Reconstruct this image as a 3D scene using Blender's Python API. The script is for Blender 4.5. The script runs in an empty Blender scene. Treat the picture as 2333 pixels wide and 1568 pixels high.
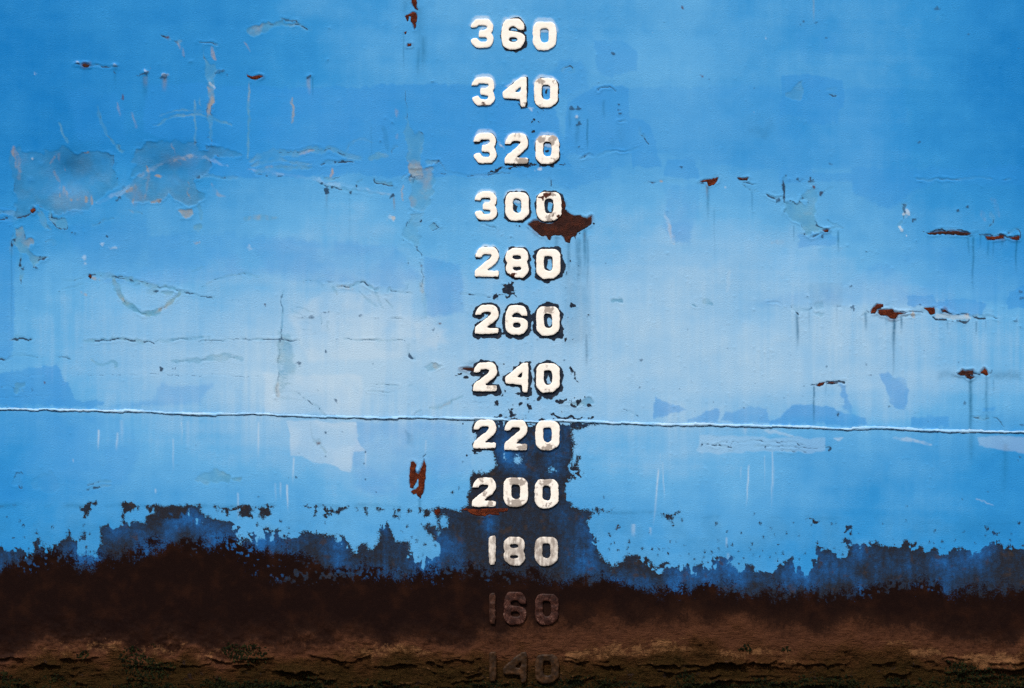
import bpy, math
import numpy as np
from mathutils.geometry import delaunay_2d_cdt
from mathutils import Vector

# ------------------------------------------------------------------ camera, sky, sun, exposure
# hull coordinates: (u, v) = right / down in "hull units" of 1/655 m, origin at the upper left of the
# photographed area; the draught figures are 131 units (= 0.20 m) apart.
S = 655.0
ZC = 2.577                     # height above the keel of the middle of the photographed area
def W(u, v): return (u - 1166.5) / S, (784.0 - v) / S + ZC

scn = bpy.context.scene
cam_d = bpy.data.cameras.new('camera'); cam = bpy.data.objects.new('camera', cam_d)
scn.collection.objects.link(cam); scn.camera = cam
DIST = 14.0
cam.location = (0, -DIST, ZC); cam.rotation_euler = (math.radians(90), 0, 0)
cam_d.sensor_width = 36; cam_d.lens = 36 * DIST / (2333 / S); cam_d.clip_end = 200; cam_d.clip_start = 0.1

SUN_EL, SUN_AZ = 50.0, -22.0   # azimuth: degrees to the left of the hull's outward normal (-Y)
wd = bpy.data.worlds.new('World'); scn.world = wd; wd.use_nodes = True
wn = wd.node_tree.nodes; bg = wn['Background']
sky = wn.new('ShaderNodeTexSky'); sky.sky_type = 'NISHITA'; sky.sun_disc = False
sky.sun_elevation = math.radians(SUN_EL); sky.sun_rotation = math.radians(180 + SUN_AZ)
sky.air_density = 1.0; sky.dust_density = 3.0; sky.ozone_density = 0.6
wd.node_tree.links.new(sky.outputs[0], bg.inputs[0]); bg.inputs[1].default_value = 0.075
sun_d = bpy.data.lights.new('sun', 'SUN'); sun_d.energy = 2.6; sun_d.angle = math.radians(7); sun_d.color = (1, 0.955, 0.89)
sun = bpy.data.objects.new('sun', sun_d); scn.collection.objects.link(sun)
el, az = math.radians(SUN_EL), math.radians(SUN_AZ)
to_sun = Vector((math.sin(az) * math.cos(el), -math.cos(az) * math.cos(el), math.sin(el)))
sun.rotation_euler = (-to_sun).to_track_quat('-Z', 'Y').to_euler(); sun.location = to_sun * 20
scn.cycles.use_denoising = False; scn.cycles.max_bounces = 4; scn.cycles.diffuse_bounces = 2; scn.cycles.glossy_bounces = 2
scn.view_settings.view_transform = 'Standard'; scn.view_settings.look = 'None'
scn.view_settings.exposure = 0.45; scn.view_settings.gamma = 1; scn.view_settings.use_curve_mapping = False

# ------------------------------------------------------------------ noise helpers
def sstep(a, b, x):
    t = np.clip((x - a) / (b - a), 0, 1); return t * t * (3 - 2 * t)
def vn1(us, vs, su, sv, seed):
    """value noise on the separable grid us x vs (rows = vs), range 0..1"""
    r = np.random.RandomState(seed)
    a = us / su; b = vs / sv
    a = a - np.floor(a.min()) ; b = b - np.floor(b.min())
    ia = a.astype(int); ib = b.astype(int)
    R = r.rand(ib.max() + 2, ia.max() + 2).astype(np.float32)
    fa = (a - ia); fa = (fa * fa * (3 - 2 * fa)).astype(np.float32)
    fb = (b - ib); fb = (fb * fb * (3 - 2 * fb)).astype(np.float32)
    rows = R[ib] * (1 - fb)[:, None] + R[ib + 1] * fb[:, None]
    return rows[:, ia] * (1 - fa)[None] + rows[:, ia + 1] * fa[None]
def fbm(us, vs, su, sv, seed, oc=4, g=0.5):
    o = 0; a = 1; t = 0
    for k in range(oc):
        o = o + a * vn1(us, vs, su / 2 ** k, sv / 2 ** k, seed * 17 + k); t += a; a *= g
    o = o / t
    return np.clip((o - 0.5) * 1.5 + 0.5, 0, 1)

# ------------------------------------------------------------------ hull grid
ST = 2.2
def axis(lo, hi, pad):
    core = np.arange(lo, hi + 0.01, ST)
    ext = np.cumsum(ST * 1.09 ** np.arange(1, 200)); ext = ext[ext < pad]
    return np.concatenate([lo - ext[::-1], core, hi + ext])
SLOPE, SEAM = 0.0227, 958.0     # the welded plate seam runs slightly downhill
U = axis(-40, 2373, 1500)
VS = axis(-60, 1640, 900)
VS = VS - (VS[np.argmin(abs(VS - SEAM))] - SEAM)
SR = int(np.argmin(abs(VS - SEAM)))
nu, nv = len(U), len(VS)
UU = np.broadcast_to(U[None], (nv, nu)).astype(np.float32)
VV = (VS[:, None] + SLOPE * (U[None] - 1166.5)).astype(np.float32)

CH = {k: np.zeros((nv, nu), np.float32) for k in
      ('chalk_and_light', 'fresh', 'primer', 'ochre', 'streak', 'white', 'rust', 'crack', 'tar', 'film', 'brown', 'growth', 'tan', 'fedge')}
HT = np.zeros((nv, nu), np.float32)     # relief in mm, outwards
N3 = fbm(U, VS, 7, 7, 1, 2)
N8 = fbm(U, VS, 16, 16, 2, 3)
N20 = fbm(U, VS, 44, 44, 3, 4)
N60 = fbm(U, VS, 140, 140, 4, 5)
NST = fbm(U, VS, 7, 160, 5, 3)          # vertical streaks
NHZ = fbm(U, VS, 60, 7, 6, 3)           # horizontal ripples
WX = (fbm(U, VS, 13, 13, 7, 3) - .5) * 2; WY = (fbm(U, VS, 13, 13, 8, 3) - .5) * 2
SX = (fbm(U, VS, 40, 40, 9, 2) - .5) * 2; SY = (fbm(U, VS, 40, 40, 10, 2) - .5) * 2

# ------------------------------------------------------------------ painters
TO = {}
for c, ox in enumerate((0, 830, 1660, 2487)):
    for r, oy in enumerate((0, 560, 1120, 1676)):
        TO[(c, r)] = (ox * .70123, oy * .70123, .25248)
TO['D'] = (0, 0, 1.0)
TO['L'] = (0, 308.5, .21039)
TO['Q'] = (1051.85, 413.7, .13826)
TO['W'] = (953.7, 925.6, .21463)
def P(t, pts):
    ox, oy, k = TO[t]
    return np.array([(ox + x * k, oy + y * k) for x, y in pts], float)
K = .25248
def window(lo, hi, pad):
    a = np.searchsorted(U, lo[0] - pad); b = np.searchsorted(U, hi[0] + pad)
    sh = [SLOPE * (lo[0] - 1166.5), SLOPE * (hi[0] - 1166.5)]
    c = np.searchsorted(VS, lo[1] - pad - max(sh)); d = np.searchsorted(VS, hi[1] + pad - min(sh))
    return (slice(c, d), slice(a, b))
def sdpoly(x, y, A):
    d = np.full(x.shape, 1e9); ins = np.zeros(x.shape, bool)
    n = len(A)
    for i in range(n):
        ax, ay = A[i]; bx, by = A[(i + 1) % n]
        ex, ey = bx - ax, by - ay
        t = np.clip(((x - ax) * ex + (y - ay) * ey) / (ex * ex + ey * ey + 1e-9), 0, 1)
        d = np.minimum(d, (x - ax - t * ex) ** 2 + (y - ay - t * ey) ** 2)
        if ay != by:
            ins ^= ((ay > y) != (by > y)) & (x < (bx - ax) * (y - ay) / (by - ay) + ax)
    d = np.sqrt(d)
    return np.where(ins, -d, d)
def sdline(x, y, A):
    d = np.full(x.shape, 1e9); s = np.zeros(x.shape); L = 0; tot = sum(np.hypot(*(A[i + 1] - A[i])) for i in range(len(A) - 1))
    for i in range(len(A) - 1):
        ax, ay = A[i]; bx, by = A[i + 1]; ex, ey = bx - ax, by - ay; l = math.hypot(ex, ey)
        t = np.clip(((x - ax) * ex + (y - ay) * ey) / (l * l + 1e-9), 0, 1)
        q = np.hypot(x - ax - t * ex, y - ay - t * ey)
        s = np.where(q < d, (L + t * l) / max(tot, 1e-6), s); d = np.minimum(d, q); L += l
    return d, s
def smooth(A, n=2):
    for _ in range(n):
        B = [A[0]]
        for i in range(len(A) - 1):
            B += [A[i] * .75 + A[i + 1] * .25, A[i] * .25 + A[i + 1] * .75]
        A = B + [A[-1]]
    return np.array(A)
def mx(ch, sl, m): CH[ch][sl] = np.maximum(CH[ch][sl], m)
def coords(sl, wa, sa):
    return UU[sl] + wa * WX[sl] + sa * SX[sl], VV[sl] + wa * WY[sl] + sa * SY[sl]

def area(t, pts, ch, val, soft=2.0, wa=3, sa=3, brk=0.0):
    A = P(t, pts); sl = window(A.min(0), A.max(0), soft * 2 + 12)
    x, y = coords(sl, wa, sa); sd = sdpoly(x, y, A)
    m = val * sstep(soft, -soft, sd)
    if brk: m = m * (1 - brk + brk * sstep(.3, .62, N20[sl]))
    mx(ch, sl, m)
def peel(t, pts, val=.8, rim=1.0, wa=5, sa=4, crack=.7, depth=.7, ochre=0.0, up=False):
    A = P(t, pts); sl = window(A.min(0), A.max(0), 20)
    x, y = coords(sl, wa, sa); sd = sdpoly(x, y, A)
    m = sstep(1.3, -1.3, sd)
    mx('primer', sl, m * val * (.75 + .5 * (N20[sl] - .5)))
    if ochre: mx('ochre', sl, m * ochre * sstep(.45, .8, N20[sl]))
    lip = np.exp(-((sd - 2.4) / 2.2) ** 2) * sstep(.25, .7, N20[sl])
    HT[sl] += rim * 1.1 * lip - depth * m
    mx('crack', sl, crack * np.exp(-((sd + .3) / 1.5) ** 2) * sstep(.36, .62, N8[sl]) * sstep(.3, .6, N20[sl]))
def scr(t, pts, w=8, val=.7, prim=.5, wp=None, rim=.8, wa=3, sa=2, thr=.42, sm=True):
    """scratch: broken dark line of width w (tile pixels) inside a wider strip of bared primer"""
    A = P(t, pts); k = TO[t][2]
    if sm and len(A) > 2: A = smooth(A)
    w = max(w * k / 2 * 1.15, 1.15); wp = (wp * k / 2 if wp else w * 1.8)
    sl = window(A.min(0), A.max(0), wp + 14); x, y = coords(sl, wa, sa); d, s = sdline(x, y, A)
    tp = .45 + .55 * np.sqrt(np.clip(4 * s * (1 - s), 0, 1))
    mp = sstep(wp * tp + 1.0, wp * tp - 1.0, d + (N8[sl] - .5) * wp * 1.6) * (.45 + .55 * sstep(.25, .6, N8[sl] * .5 + N20[sl] * .5))
    mc = sstep(w * tp + .9, w * tp - .9, d) * sstep(thr, thr + .2, N8[sl])
    if prim: mx('primer', sl, prim * mp)
    if val: mx('crack', sl, val * mc)
    HT[sl] += rim * .75 * np.exp(-((d - wp - 1.6) / 2.0) ** 2) * sstep(.4, .75, N20[sl]) * (.3 + N8[sl]) - .5 * mp * rim
def line(t, pts, ch, w, val, wa=3, sa=2, soft=1.5, brk=0.0):
    A = P(t, pts); k = TO[t][2]
    if len(A) > 2: A = smooth(A)
    w = w * k / 2; sl = window(A.min(0), A.max(0), w + 12); x, y = coords(sl, wa, sa); d, s = sdline(x, y, A)
    tp = .5 + .5 * np.sqrt(np.clip(4 * s * (1 - s), 0, 1))
    if ch == 'tar': soft = 3.0
    m = val * sstep(w * tp + soft, w * tp - soft, d)
    if brk: m = m * (1 - brk + brk * sstep(.35, .6, N8[sl]))
    if ch == 'ochre': m = np.clip(m * np.clip(.15 + 1.7 * (NST[sl] - .2), 0, 1) * (1.35 if t == 'L' else 1), 0, .95)
    mx(ch, sl, m)
def drip(t, x0, y0, y1, w, val=.6, ch='streak', lean=0):
    ox, oy, k = TO[t]; a = ox + x0 * k; b0 = oy + y0 * k; b1 = oy + y1 * k; w = max(w * k / 2, .9)
    sl = window((a - 10, b0), (a + 10, b1), w * 3 + 6)
    f = np.clip((VV[sl] - b0) / (b1 - b0), 0, 1.3)
    cx = a + lean * k * f + 1.6 * SX[sl]
    d = abs(UU[sl] - cx)
    m = np.exp(-(d / w) ** 2) * sstep(-.04, .03, (VV[sl] - b0) / (b1 - b0)) * (1 - sstep(.35, 1.1, f)) * (.55 + .9 * (NST[sl] - .3))
    mx(ch, sl, np.clip(val * m, 0, 1))
def dot(t, x, y, r, val=.8, ch='crack', h=0.0, sx=1.0):
    ox, oy, k = TO[t]; a, b = ox + x * k, oy + y * k; r = max(r * k, 1.1)
    sl = window((a - r * sx, b - r), (a + r * sx, b + r), 10); xx, yy = coords(sl, 2, 2)
    r = max(r * .85, 1.0); d = np.hypot((xx - a) / sx, yy - b) * (1 + 1.3 * (N3[sl] - .5)) + (N8[sl] - .5) * r * .9
    if ch == 'crack': val = val * .85
    if ch == 'white': val = val * .7
    q = 2.8 if ch == 'tar' else 1.2
    mx(ch, sl, val * sstep(r + q, r - q, d)); HT[sl] += h * np.exp(-(np.hypot((xx - a) / sx, yy - b + 1.2) / (r + 1)) ** 2)
def dent(u, v, s, mm, ax=1.0):
    HT[...] -= mm * np.exp(-(((UU - u) / (s * ax)) ** 2 + ((VV - v) / s) ** 2))

# ------------------------------------------------------------------ paint age: chalked and faded areas, plus some vignette shading painted toward the corners
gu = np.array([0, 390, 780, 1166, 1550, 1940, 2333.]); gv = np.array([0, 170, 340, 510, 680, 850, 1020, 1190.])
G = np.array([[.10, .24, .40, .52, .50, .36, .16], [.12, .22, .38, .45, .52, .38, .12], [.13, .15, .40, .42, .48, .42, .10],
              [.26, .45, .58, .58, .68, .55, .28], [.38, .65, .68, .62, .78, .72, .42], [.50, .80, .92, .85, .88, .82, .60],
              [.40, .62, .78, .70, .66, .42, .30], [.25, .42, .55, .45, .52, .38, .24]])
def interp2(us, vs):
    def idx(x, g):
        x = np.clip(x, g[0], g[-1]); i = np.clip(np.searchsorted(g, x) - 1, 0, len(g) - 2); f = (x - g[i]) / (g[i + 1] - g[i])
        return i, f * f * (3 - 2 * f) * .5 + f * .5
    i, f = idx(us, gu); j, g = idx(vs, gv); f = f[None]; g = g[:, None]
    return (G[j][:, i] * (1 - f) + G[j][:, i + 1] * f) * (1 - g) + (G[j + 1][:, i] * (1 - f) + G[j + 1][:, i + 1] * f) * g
CH['chalk_and_light'] = (interp2(U, VS) + .16 * (N60 - .5) + .05 * (N20 - .5)).astype(np.float32)
stz = sstep(560, 760, VV) * sstep(1080, 940, VV) * (.35 + .65 * sstep(.35, .7, N60))
NSW = fbm(U, VS, 34, 420, 15, 3)
CH['chalk_and_light'] += stz * (.08 * (NST - .5) + .10 * (NSW - .5)) + .02 * (NST - .5) + .04 * (fbm(U, VS, 500, 16, 18, 3) - .5) - .02 + .12 * np.exp(-((VV - 740) / 210) ** 2)
dent(163, 400, 44, 21, 1.1); dent(385, 392, 30, 11, 1.3); dent(1790, 560, 60, 4); dent(300, 620, 90, 4)
HT += 3.0 * (fbm(U, VS, 420, 420, 21, 2) - .5) + 1.0 * (N60 - .5) * 2

# ------------------------------------------------------------------ repainted patches
def F(t, v, pts, soft=2.4, wa=3, sa=4, brk=0.0):
    A = P(t, pts); sl = window(A.min(0), A.max(0), soft * 2 + 14); x, y = coords(sl, wa, sa)
    sd = sdpoly(x, y, A) + (NST[sl] - .5) * 4 + (NHZ[sl] - .5) * 4
    m = .97 * v * sstep(soft, -soft, sd) * (.72 + .5 * (N20[sl] - .3))
    if brk: m = m * (1 - brk + brk * sstep(.3, .62, N20[sl]))
    mx('fresh', sl, np.clip(m, 0, 1))
F((0, 0), .35, [(600, 830), (850, 800), (1050, 850), (1120, 1000), (1150, 1250), (950, 1290), (700, 1280), (640, 1000)], soft=9)
F((2, 0), .6, [(480, 960), (750, 760), (1060, 780), (1080, 1050), (1200, 1080), (1270, 1170), (1330, 1350), (1340, 1500), (1120, 1510), (1100, 1380), (900, 1370), (640, 1420), (480, 1380)])
F((2, 0), .4, [(440, 540), (640, 560), (690, 640), (690, 800), (480, 850), (330, 700)], soft=6)
F((2, 0), .5, [(1390, 1440), (1550, 1410), (1660, 1390), (1690, 1460), (1690, 1600), (1390, 1600)])
F((2, 0), .35, [(760, 360), (1000, 360), (1140, 470), (1140, 640), (900, 700), (760, 640)], soft=3, brk=.6)
F((3, 0), .6, [(135, 710), (200, 690), (350, 680), (700, 720), (715, 800), (710, 980), (650, 990), (640, 1120), (380, 1120), (365, 1060), (120, 1060), (120, 950)])
F((3, 0), .35, [(80, 1030), (360, 1080), (350, 1250), (90, 1250)])
F((3, 0), .3, [(250, 80), (520, 60), (720, 200), (700, 420), (380, 560), (250, 380)], soft=8, brk=.6)
F((3, 1), .45, [(780, -60), (1700, -30), (2600, -60), (2600, 60), (2000, 120), (1500, 90), (1100, 330), (800, 200)], soft=6)
F((3, 0), .4, [(120, 1500), (420, 1490), (430, 1560), (830, 1560), (840, 1500), (1500, 1510), (1500, 1620), (120, 1640)], soft=3)
F((2, 1), .4, [(1380, 120), (1690, 110), (1690, 300), (1600, 640), (1500, 640), (1390, 480)], soft=5, brk=.4)
F((2, 1), .35, [(-200, -60), (900, -60), (880, 60), (500, 150), (300, 60), (-100, 30)], soft=6)
F((3, 1), .4, [(1920, 600), (2500, 600), (2500, 730), (1890, 710)])
F((3, 1), .35, [(300, 560), (650, 560), (640, 670), (300, 690)])
F((3, 1), .6, [(1270, 1110), (1490, 1100), (1530, 1170), (1640, 1150), (1900, 1150), (2000, 1200), (1950, 1290), (1650, 1290), (1500, 1240), (1280, 1200)])
F((3, 1), .75, [(2190, 1130), (2260, 1040), (2500, 1000), (2500, 1260), (2190, 1220)])
area((3, 1), [(400, 1000), (700, 990), (700, 1210), (400, 1200)], 'streak', .1, soft=3)
F((0, 2), .6, [(100, 230), (290, 195), (515, 185), (650, 470), (680, 510), (950, 510), (930, 560), (-300, 560), (-300, 270)])
F((0, 2), .35, [(1460, 360), (1900, 380), (1800, 540), (1000, 560), (1400, 500)], soft=6)
F((0, 1), .35, [(600, 480), (1300, 420), (1350, 560), (1200, 860), (800, 900), (700, 700)], soft=10)
F((1, 1), .4, [(1540, 800), (1760, 900), (1800, 1150), (1740, 1280), (1560, 1280), (1550, 1000)], soft=5)
F((1, 1), .3, [(850, 900), (1330, 880), (1350, 1060), (1090, 1040), (950, 970)], soft=7)
F((2, 2), .6, [(1290, 480), (1500, 540), (1560, 580), (1330, 640), (1290, 670), (1275, 560)])
F((2, 2), .55, [(1590, 680), (1730, 620), (1750, 590), (1890, 580), (1880, 700), (1600, 700)])
F((2, 2), .5, [(1930, 610), (2100, 580), (2190, 570), (2310, 575), (2330, 710), (1900, 700)])
F((3, 2), .6, [(130, 640), (230, 540), (420, 540), (640, 590), (720, 600), (900, 660), (920, 730), (0, 710)])
F((3, 2), .55, [(660, 350), (710, 360), (770, 560), (760, 620), (710, 560)])
F((3, 2), .55, [(1020, 260), (1090, 240), (1160, 290), (1230, 280), (1300, 400), (1280, 530), (1250, 600), (1160, 560), (1090, 440)], brk=.3)
F((3, 2), .6, [(1310, 650), (1660, 650), (1660, 750), (1310, 740)]); F((3, 2), .5, [(1970, 560), (2080, 555), (2080, 580), (1970, 585)])
F((1, 2), .3, [(920, 690), (1900, 700), (1950, 1100), (1500, 1440), (900, 1300), (880, 1000)], soft=8, brk=.5)
F('D', .6, [(330, 190), (700, 200), (1250, 190), (1300, 378), (1000, 407), (800, 398), (560, 408), (430, 402), (420, 330), (330, 300)], soft=3)
F('D', .25, [(1290, 200), (1700, 195), (2060, 200), (2080, 380), (1700, 385), (1500, 350), (1400, 385), (1290, 380)], soft=4)
F('D', .3, [(1700, 700), (2300, 690), (2400, 740), (2333, 560), (2090, 560), (1930, 640)], soft=10, brk=.5)
F('D', .5, [(-900, 480), (26, 470), (34, 600), (28, 815), (-900, 830)], soft=3, brk=.2)
F('D', .35, [(420, 530), (900, 560), (960, 640), (700, 645), (600, 620), (400, 650), (240, 640), (200, 560)], soft=7, brk=.4)
F('D', .4, [(965, 590), (1050, 600), (1060, 715), (985, 720), (965, 660)], soft=5)
F('D', .3, [(-900, 930), (260, 945), (330, 1010), (280, 1110), (120, 1150), (-900, 1150)], soft=10, brk=.4)
A_ = lambda t, v, pts, **k: area(t, pts, 'white', v, **dict(dict(soft=2, wa=2, sa=4), **k))
A_((1, 2), .34, [(290, 690), (920, 690), (920, 850), (1000, 960), (900, 970), (870, 1140), (780, 1130), (680, 1090), (500, 1040), (430, 1000), (330, 1000), (310, 850)], brk=.25)
A_((1, 2), .22, [(80, 260), (960, 280), (960, 640), (80, 620)], soft=5, brk=.3)
A_((2, 2), .17, [(1700, 830), (2000, 820), (2333, 850), (2600, 830), (2830, 850), (2830, 960), (2500, 970), (2060, 975), (1720, 975), (1670, 960)])
A_((1, 1), .2, [(600, 1090), (1410, 1100), (1420, 1300), (1600, 1310), (1750, 1540), (1200, 1700), (480, 1700), (300, 1300)], soft=8, brk=.4)
A_((1, 1), .3, [(1420, 1330), (1560, 1320), (1720, 1420), (1650, 1600), (1440, 1560)], soft=8, brk=.4)
A_((3, 2), .2, [(1920, 830), (2500, 840), (2500, 1000), (2100, 960), (1930, 920)])
line((3, 2), [(1150, 840), (1300, 870), (1490, 895)], 'white', 34, .3, brk=.6); line((3, 2), [(620, 850), (700, 840)], 'white', 20, .3)

# ------------------------------------------------------------------ bared undercoat, flaked edges, scrapes
PA = [(80, 260), (140, 170), (205, 95), (230, 130), (240, 180), (320, 190), (400, 175), (470, 210), (480, 140), (560, 165), (670, 120), (730, 150), (790, 190), (830, 225), (870, 195), (960, 195), (1050, 185), (1160, 200), (1240, 245), (1245, 310), (1235, 375), (1270, 470), (1290, 540), (1180, 600), (1060, 730), (1000, 740), (960, 820), (900, 820), (800, 800), (640, 850), (500, 830), (400, 740), (330, 830), (230, 905), (160, 880), (190, 800), (160, 760), (185, 680), (150, 600), (140, 480), (120, 400), (100, 310)]
PB = [(1440, 230), (1490, 170), (1580, 60), (1700, 70), (1800, 60), (1940, 50), (2000, 100), (2110, 100), (2160, 170), (2240, 180), (2230, 130), (2333, 110), (2480, 140), (2620, 210), (2500, 235), (2333, 225), (2250, 250), (2310, 330), (2250, 420), (2160, 460), (2110, 480), (2140, 600), (2250, 640), (2200, 720), (2060, 770), (1940, 720), (1810, 630), (1760, 690), (1690, 740), (1580, 740), (1420, 720), (1340, 630), (1400, 540), (1560, 410), (1410, 465), (1490, 350), (1500, 330), (1445, 280)]
peel('L', PA, .34, rim=1.3, wa=5, sa=3, crack=.6, ochre=.04); peel('L', PB, .34, rim=1.3, wa=5, sa=3, crack=.6, ochre=.04)
area('L', [(600, 540), (800, 560), (960, 640), (980, 780), (760, 830), (600, 790), (560, 660)], 'ochre', .12, soft=20, brk=.7); area('L', [(1360, 600), (1500, 560), (1600, 700), (1450, 730)], 'ochre', .3, soft=14, brk=.6); area('L', [(1800, 240), (2100, 225), (2110, 300), (1850, 330)], 'ochre', .22, soft=14, brk=.6)
area('L', [(420, 480), (900, 520), (960, 800), (520, 830), (380, 720)], 'white', .0, soft=24)
area('L', PA, 'streak', .34, soft=3, wa=5, sa=3, brk=.5); area('L', PB, 'streak', .34, soft=3, wa=5, sa=3, brk=.5)
area('L', [(560, 190), (1240, 180), (1240, 380), (800, 480), (560, 400)], 'fresh', .35, soft=14); area('L', [(1480, 80), (2150, 60), (2150, 170), (1750, 230), (1520, 320)], 'fresh', .3, soft=12)
area('L', [(1480, 80), (2150, 60), (2150, 170), (1750, 230), (1520, 320)], 'streak', .25, soft=12); area('L', [(700, 200), (1240, 200), (1240, 380), (800, 420)], 'streak', .2, soft=12)
for w, v, pts in ((62, .4, [(160, 130), (200, 300), (200, 480)]), (26, .35, [(620, 160), (640, 250), (690, 380)]), (20, .8, [(605, 230), (570, 300), (545, 335)]),
                  (34, .9, [(590, 400), (640, 520), (700, 560), (740, 600), (770, 700), (810, 640)]), (34, .75, [(650, 660), (690, 600), (710, 550)]), (60, .5, [(640, 540), (760, 640), (960, 720)]), (22, .8, [(920, 205), (970, 205)]),
                  (22, .5, [(1620, 350), (1600, 560), (1580, 690)]), (60, .55, [(1370, 600), (1480, 560), (1450, 720)]), (30, .9, [(1700, 440), (1740, 440)]), (15, .4, [(1850, 70), (1900, 190), (1960, 330)]),
                  (18, .5, [(2030, 520), (2060, 620), (2080, 700)]), (46, .4, [(1840, 260), (1960, 240), (2110, 245)]), (60, .3, [(1960, 840), (2060, 850)]), (34, .45, [(950, 600), (985, 740)]), (24, .5, [(1640, 740), (1730, 710)]), (26, .5, [(1400, 790), (1450, 840)])):
    line('L', pts, 'ochre', w, v, wa=5, sa=4, brk=.7)
for w, v, pts in ((40, .14, [(1060, 735), (1300, 600), (1560, 430), (1800, 280), (2000, 225), (2240, 240), (2480, 330)]), (16, .2, [(1060, 740), (1330, 620), (1600, 450)])):
    line('L', pts, 'white', w, v, wa=4, sa=3, brk=.8)
scr('L', [(1230, 650), (1400, 530), (1560, 430), (1650, 300), (1800, 240), (1900, 205)], 9, .55, .2); scr('L', [(1000, 978), (1110, 925), (1230, 880)], 12, .6, .4)
scr('L', [(370, 800), (300, 860), (230, 905), (150, 890)], 16, .9, .2, thr=.3); scr('L', [(-40, 820), (60, 830), (170, 850)], 22, .6, .4, thr=.4); scr('L', [(-40, 910), (100, 900), (240, 895)], 22, .9, .1, thr=.4)
scr('L', [(700, 890), (715, 940), (730, 1000)], 14, .8, .4); scr('L', [(400, 830), (450, 910), (520, 1000)], 26, .3, .5)
dot('L', 1272, 465, 16, .8, sx=.7); dot('L', 1290, 665, 22, .7, sx=1.4); dot('L', 1325, 560, 16, .5, sx=1.6); dot('L', 525, 375, 14, .5, 'fresh'); dot('L', 355, 262, 22, .6, 'white', h=1.2); dot('L', 435, 322, 34, .3, 'fresh', h=1.4); dot('L', 335, 500, 30, .3, 'fresh', h=1.4)
scr('L', [(2150, 460), (2250, 440), (2400, 450), (2560, 470)], 14, .7, .4)

# upper left
t = (0, 0)
scr(t, [(680, 585), (860, 588), (1080, 608)], 14, .75, .15, rim=1.6); scr(t, [(1450, 320), (1500, 335), (1540, 348)], 16, .9, .3); scr(t, [(1570, 365), (1650, 378)], 14, .6, .5)
line(t, [(1600, 380), (1640, 440), (1665, 510)], 'ochre', 26, .35); line(t, [(1905, 440), (1925, 500), (1935, 540)], 'ochre', 28, .5); scr(t, [(1780, 390), (1860, 398), (1950, 405)], 12, .7, .3, rim=1.4)
peel(t, [(1815, 440), (1850, 520), (1880, 560), (1950, 580), (1965, 640), (1935, 700), (1945, 800), (1930, 1000), (1915, 1200), (1905, 1310), (1890, 1200), (1885, 1000), (1880, 800), (1860, 700), (1865, 580), (1830, 500)], .75, ochre=.6)
dot(t, 1900, 750, 22, .6, 'white', h=2.2); dot(t, 1990, 650, 22, .6, h=2, sx=1.4)
line(t, [(1762, 900), (1758, 1100), (1760, 1310)], 'primer', 18, .7, brk=.4); line(t, [(1800, 870), (1805, 960)], 'primer', 12, .5); dot(t, 1760, 1300, 10, .8)
line(t, [(2245, 740), (2248, 1000), (2240, 1430)], 'primer', 22, .75, brk=.3); line(t, [(2250, 760), (2245, 900)], 'ochre', 10, .4)
for w, pts in ((24, [(1380, 1140), (1500, 1080), (1650, 1035), (1780, 1025), (1900, 1060), (2090, 1125)]), (10, [(1430, 1050), (1550, 1000), (1700, 985), (1850, 1010)])):
    scr(t, pts, 4, .25, .75, wp=w, rim=.7)
scr(t, [(885, 970), (900, 1050), (935, 1140), (985, 1240), (1035, 1292)], 10, .55, .7, wp=26); scr(t, [(545, 1110), (552, 1190), (610, 1310)], 6, .4, .6, wp=22); line(t, [(1200, 1010), (1230, 1150)], 'ochre', 22, .25)
scr(t, [(1060, 1310), (1110, 1370)], 14, .5, .6); line(t, [(1068, 920), (1075, 1050)], 'ochre', 16, .3); line(t, [(2205, 375), (2235, 400), (2258, 465)], 'ochre', 14, .5)
for x, y in ((1300, 660), (1485, 690), (1045, 605), (705, 580)): dot(t, x, y, 20, .75, h=2.6, sx=1.5); dot(t, x, y - 18, 10, .6, 'white', h=1, sx=2)
for a in ((770, 615, 690, 10, .3), (1040, 620, 790, 20, .55), (1310, 685, 920, 44, .6), (1485, 695, 840, 46, .4)): drip(t, *a)
drip(t, 1485, 700, 830, 34, .5, 'ochre'); drip(t, 1315, 690, 800, 30, .3, 'ochre'); dot(t, 1112, 885, 14, .7, 'rust', sx=.5); dot(t, 1505, 338, 14, .8, 'rust', sx=1.6)
dot(t, 1663, 512, 9, .7); dot(t, 1720, 572, 14, .4, h=1.5, sx=1.8); dot(t, 1880, 1240, 8, .6); dot(t, 70, 400, 8, .4); dot(t, 322, 668, 6, .6, 'white')

# top, left of the figures
t = (1, 0)
peel(t, [(-70, 290), (0, 240), (120, 205), (250, 195), (340, 205), (400, 235), (505, 270), (440, 265), (330, 240), (200, 245), (60, 280), (0, 325)], .8, ochre=.4, wa=6)
scr(t, [(220, 170), (300, 182), (370, 200)], 12, .6, .4); scr(t, [(360, 225), (440, 245), (505, 272)], 14, .85, .2, thr=.35); scr(t, [(-60, 285), (60, 235), (200, 215)], 12, .6, .3)
for a in ((1505, 320, 680, 60, .5), (1470, 430, 730, 40, .4), (1340, 280, 680, 14, .4), (1480, 60, 520, 90, .35), (1350, 0, 160, 60, .3)): drip(t, *a)
dot(t, 490, 688, 20, .8, h=2.4, sx=1.6); drip(t, 480, 705, 860, 28, .55, 'ochre'); drip(t, 516, 700, 900, 12, .7); line(t, [(330, 890), (348, 1000), (330, 1100)], 'ochre', 20, .55)
line(t, [(332, 890), (346, 1000), (330, 1100)], 'primer', 22, .5)
scr(t, [(1355, 830), (1362, 900), (1372, 1075)], 8, .6, .3)
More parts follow.
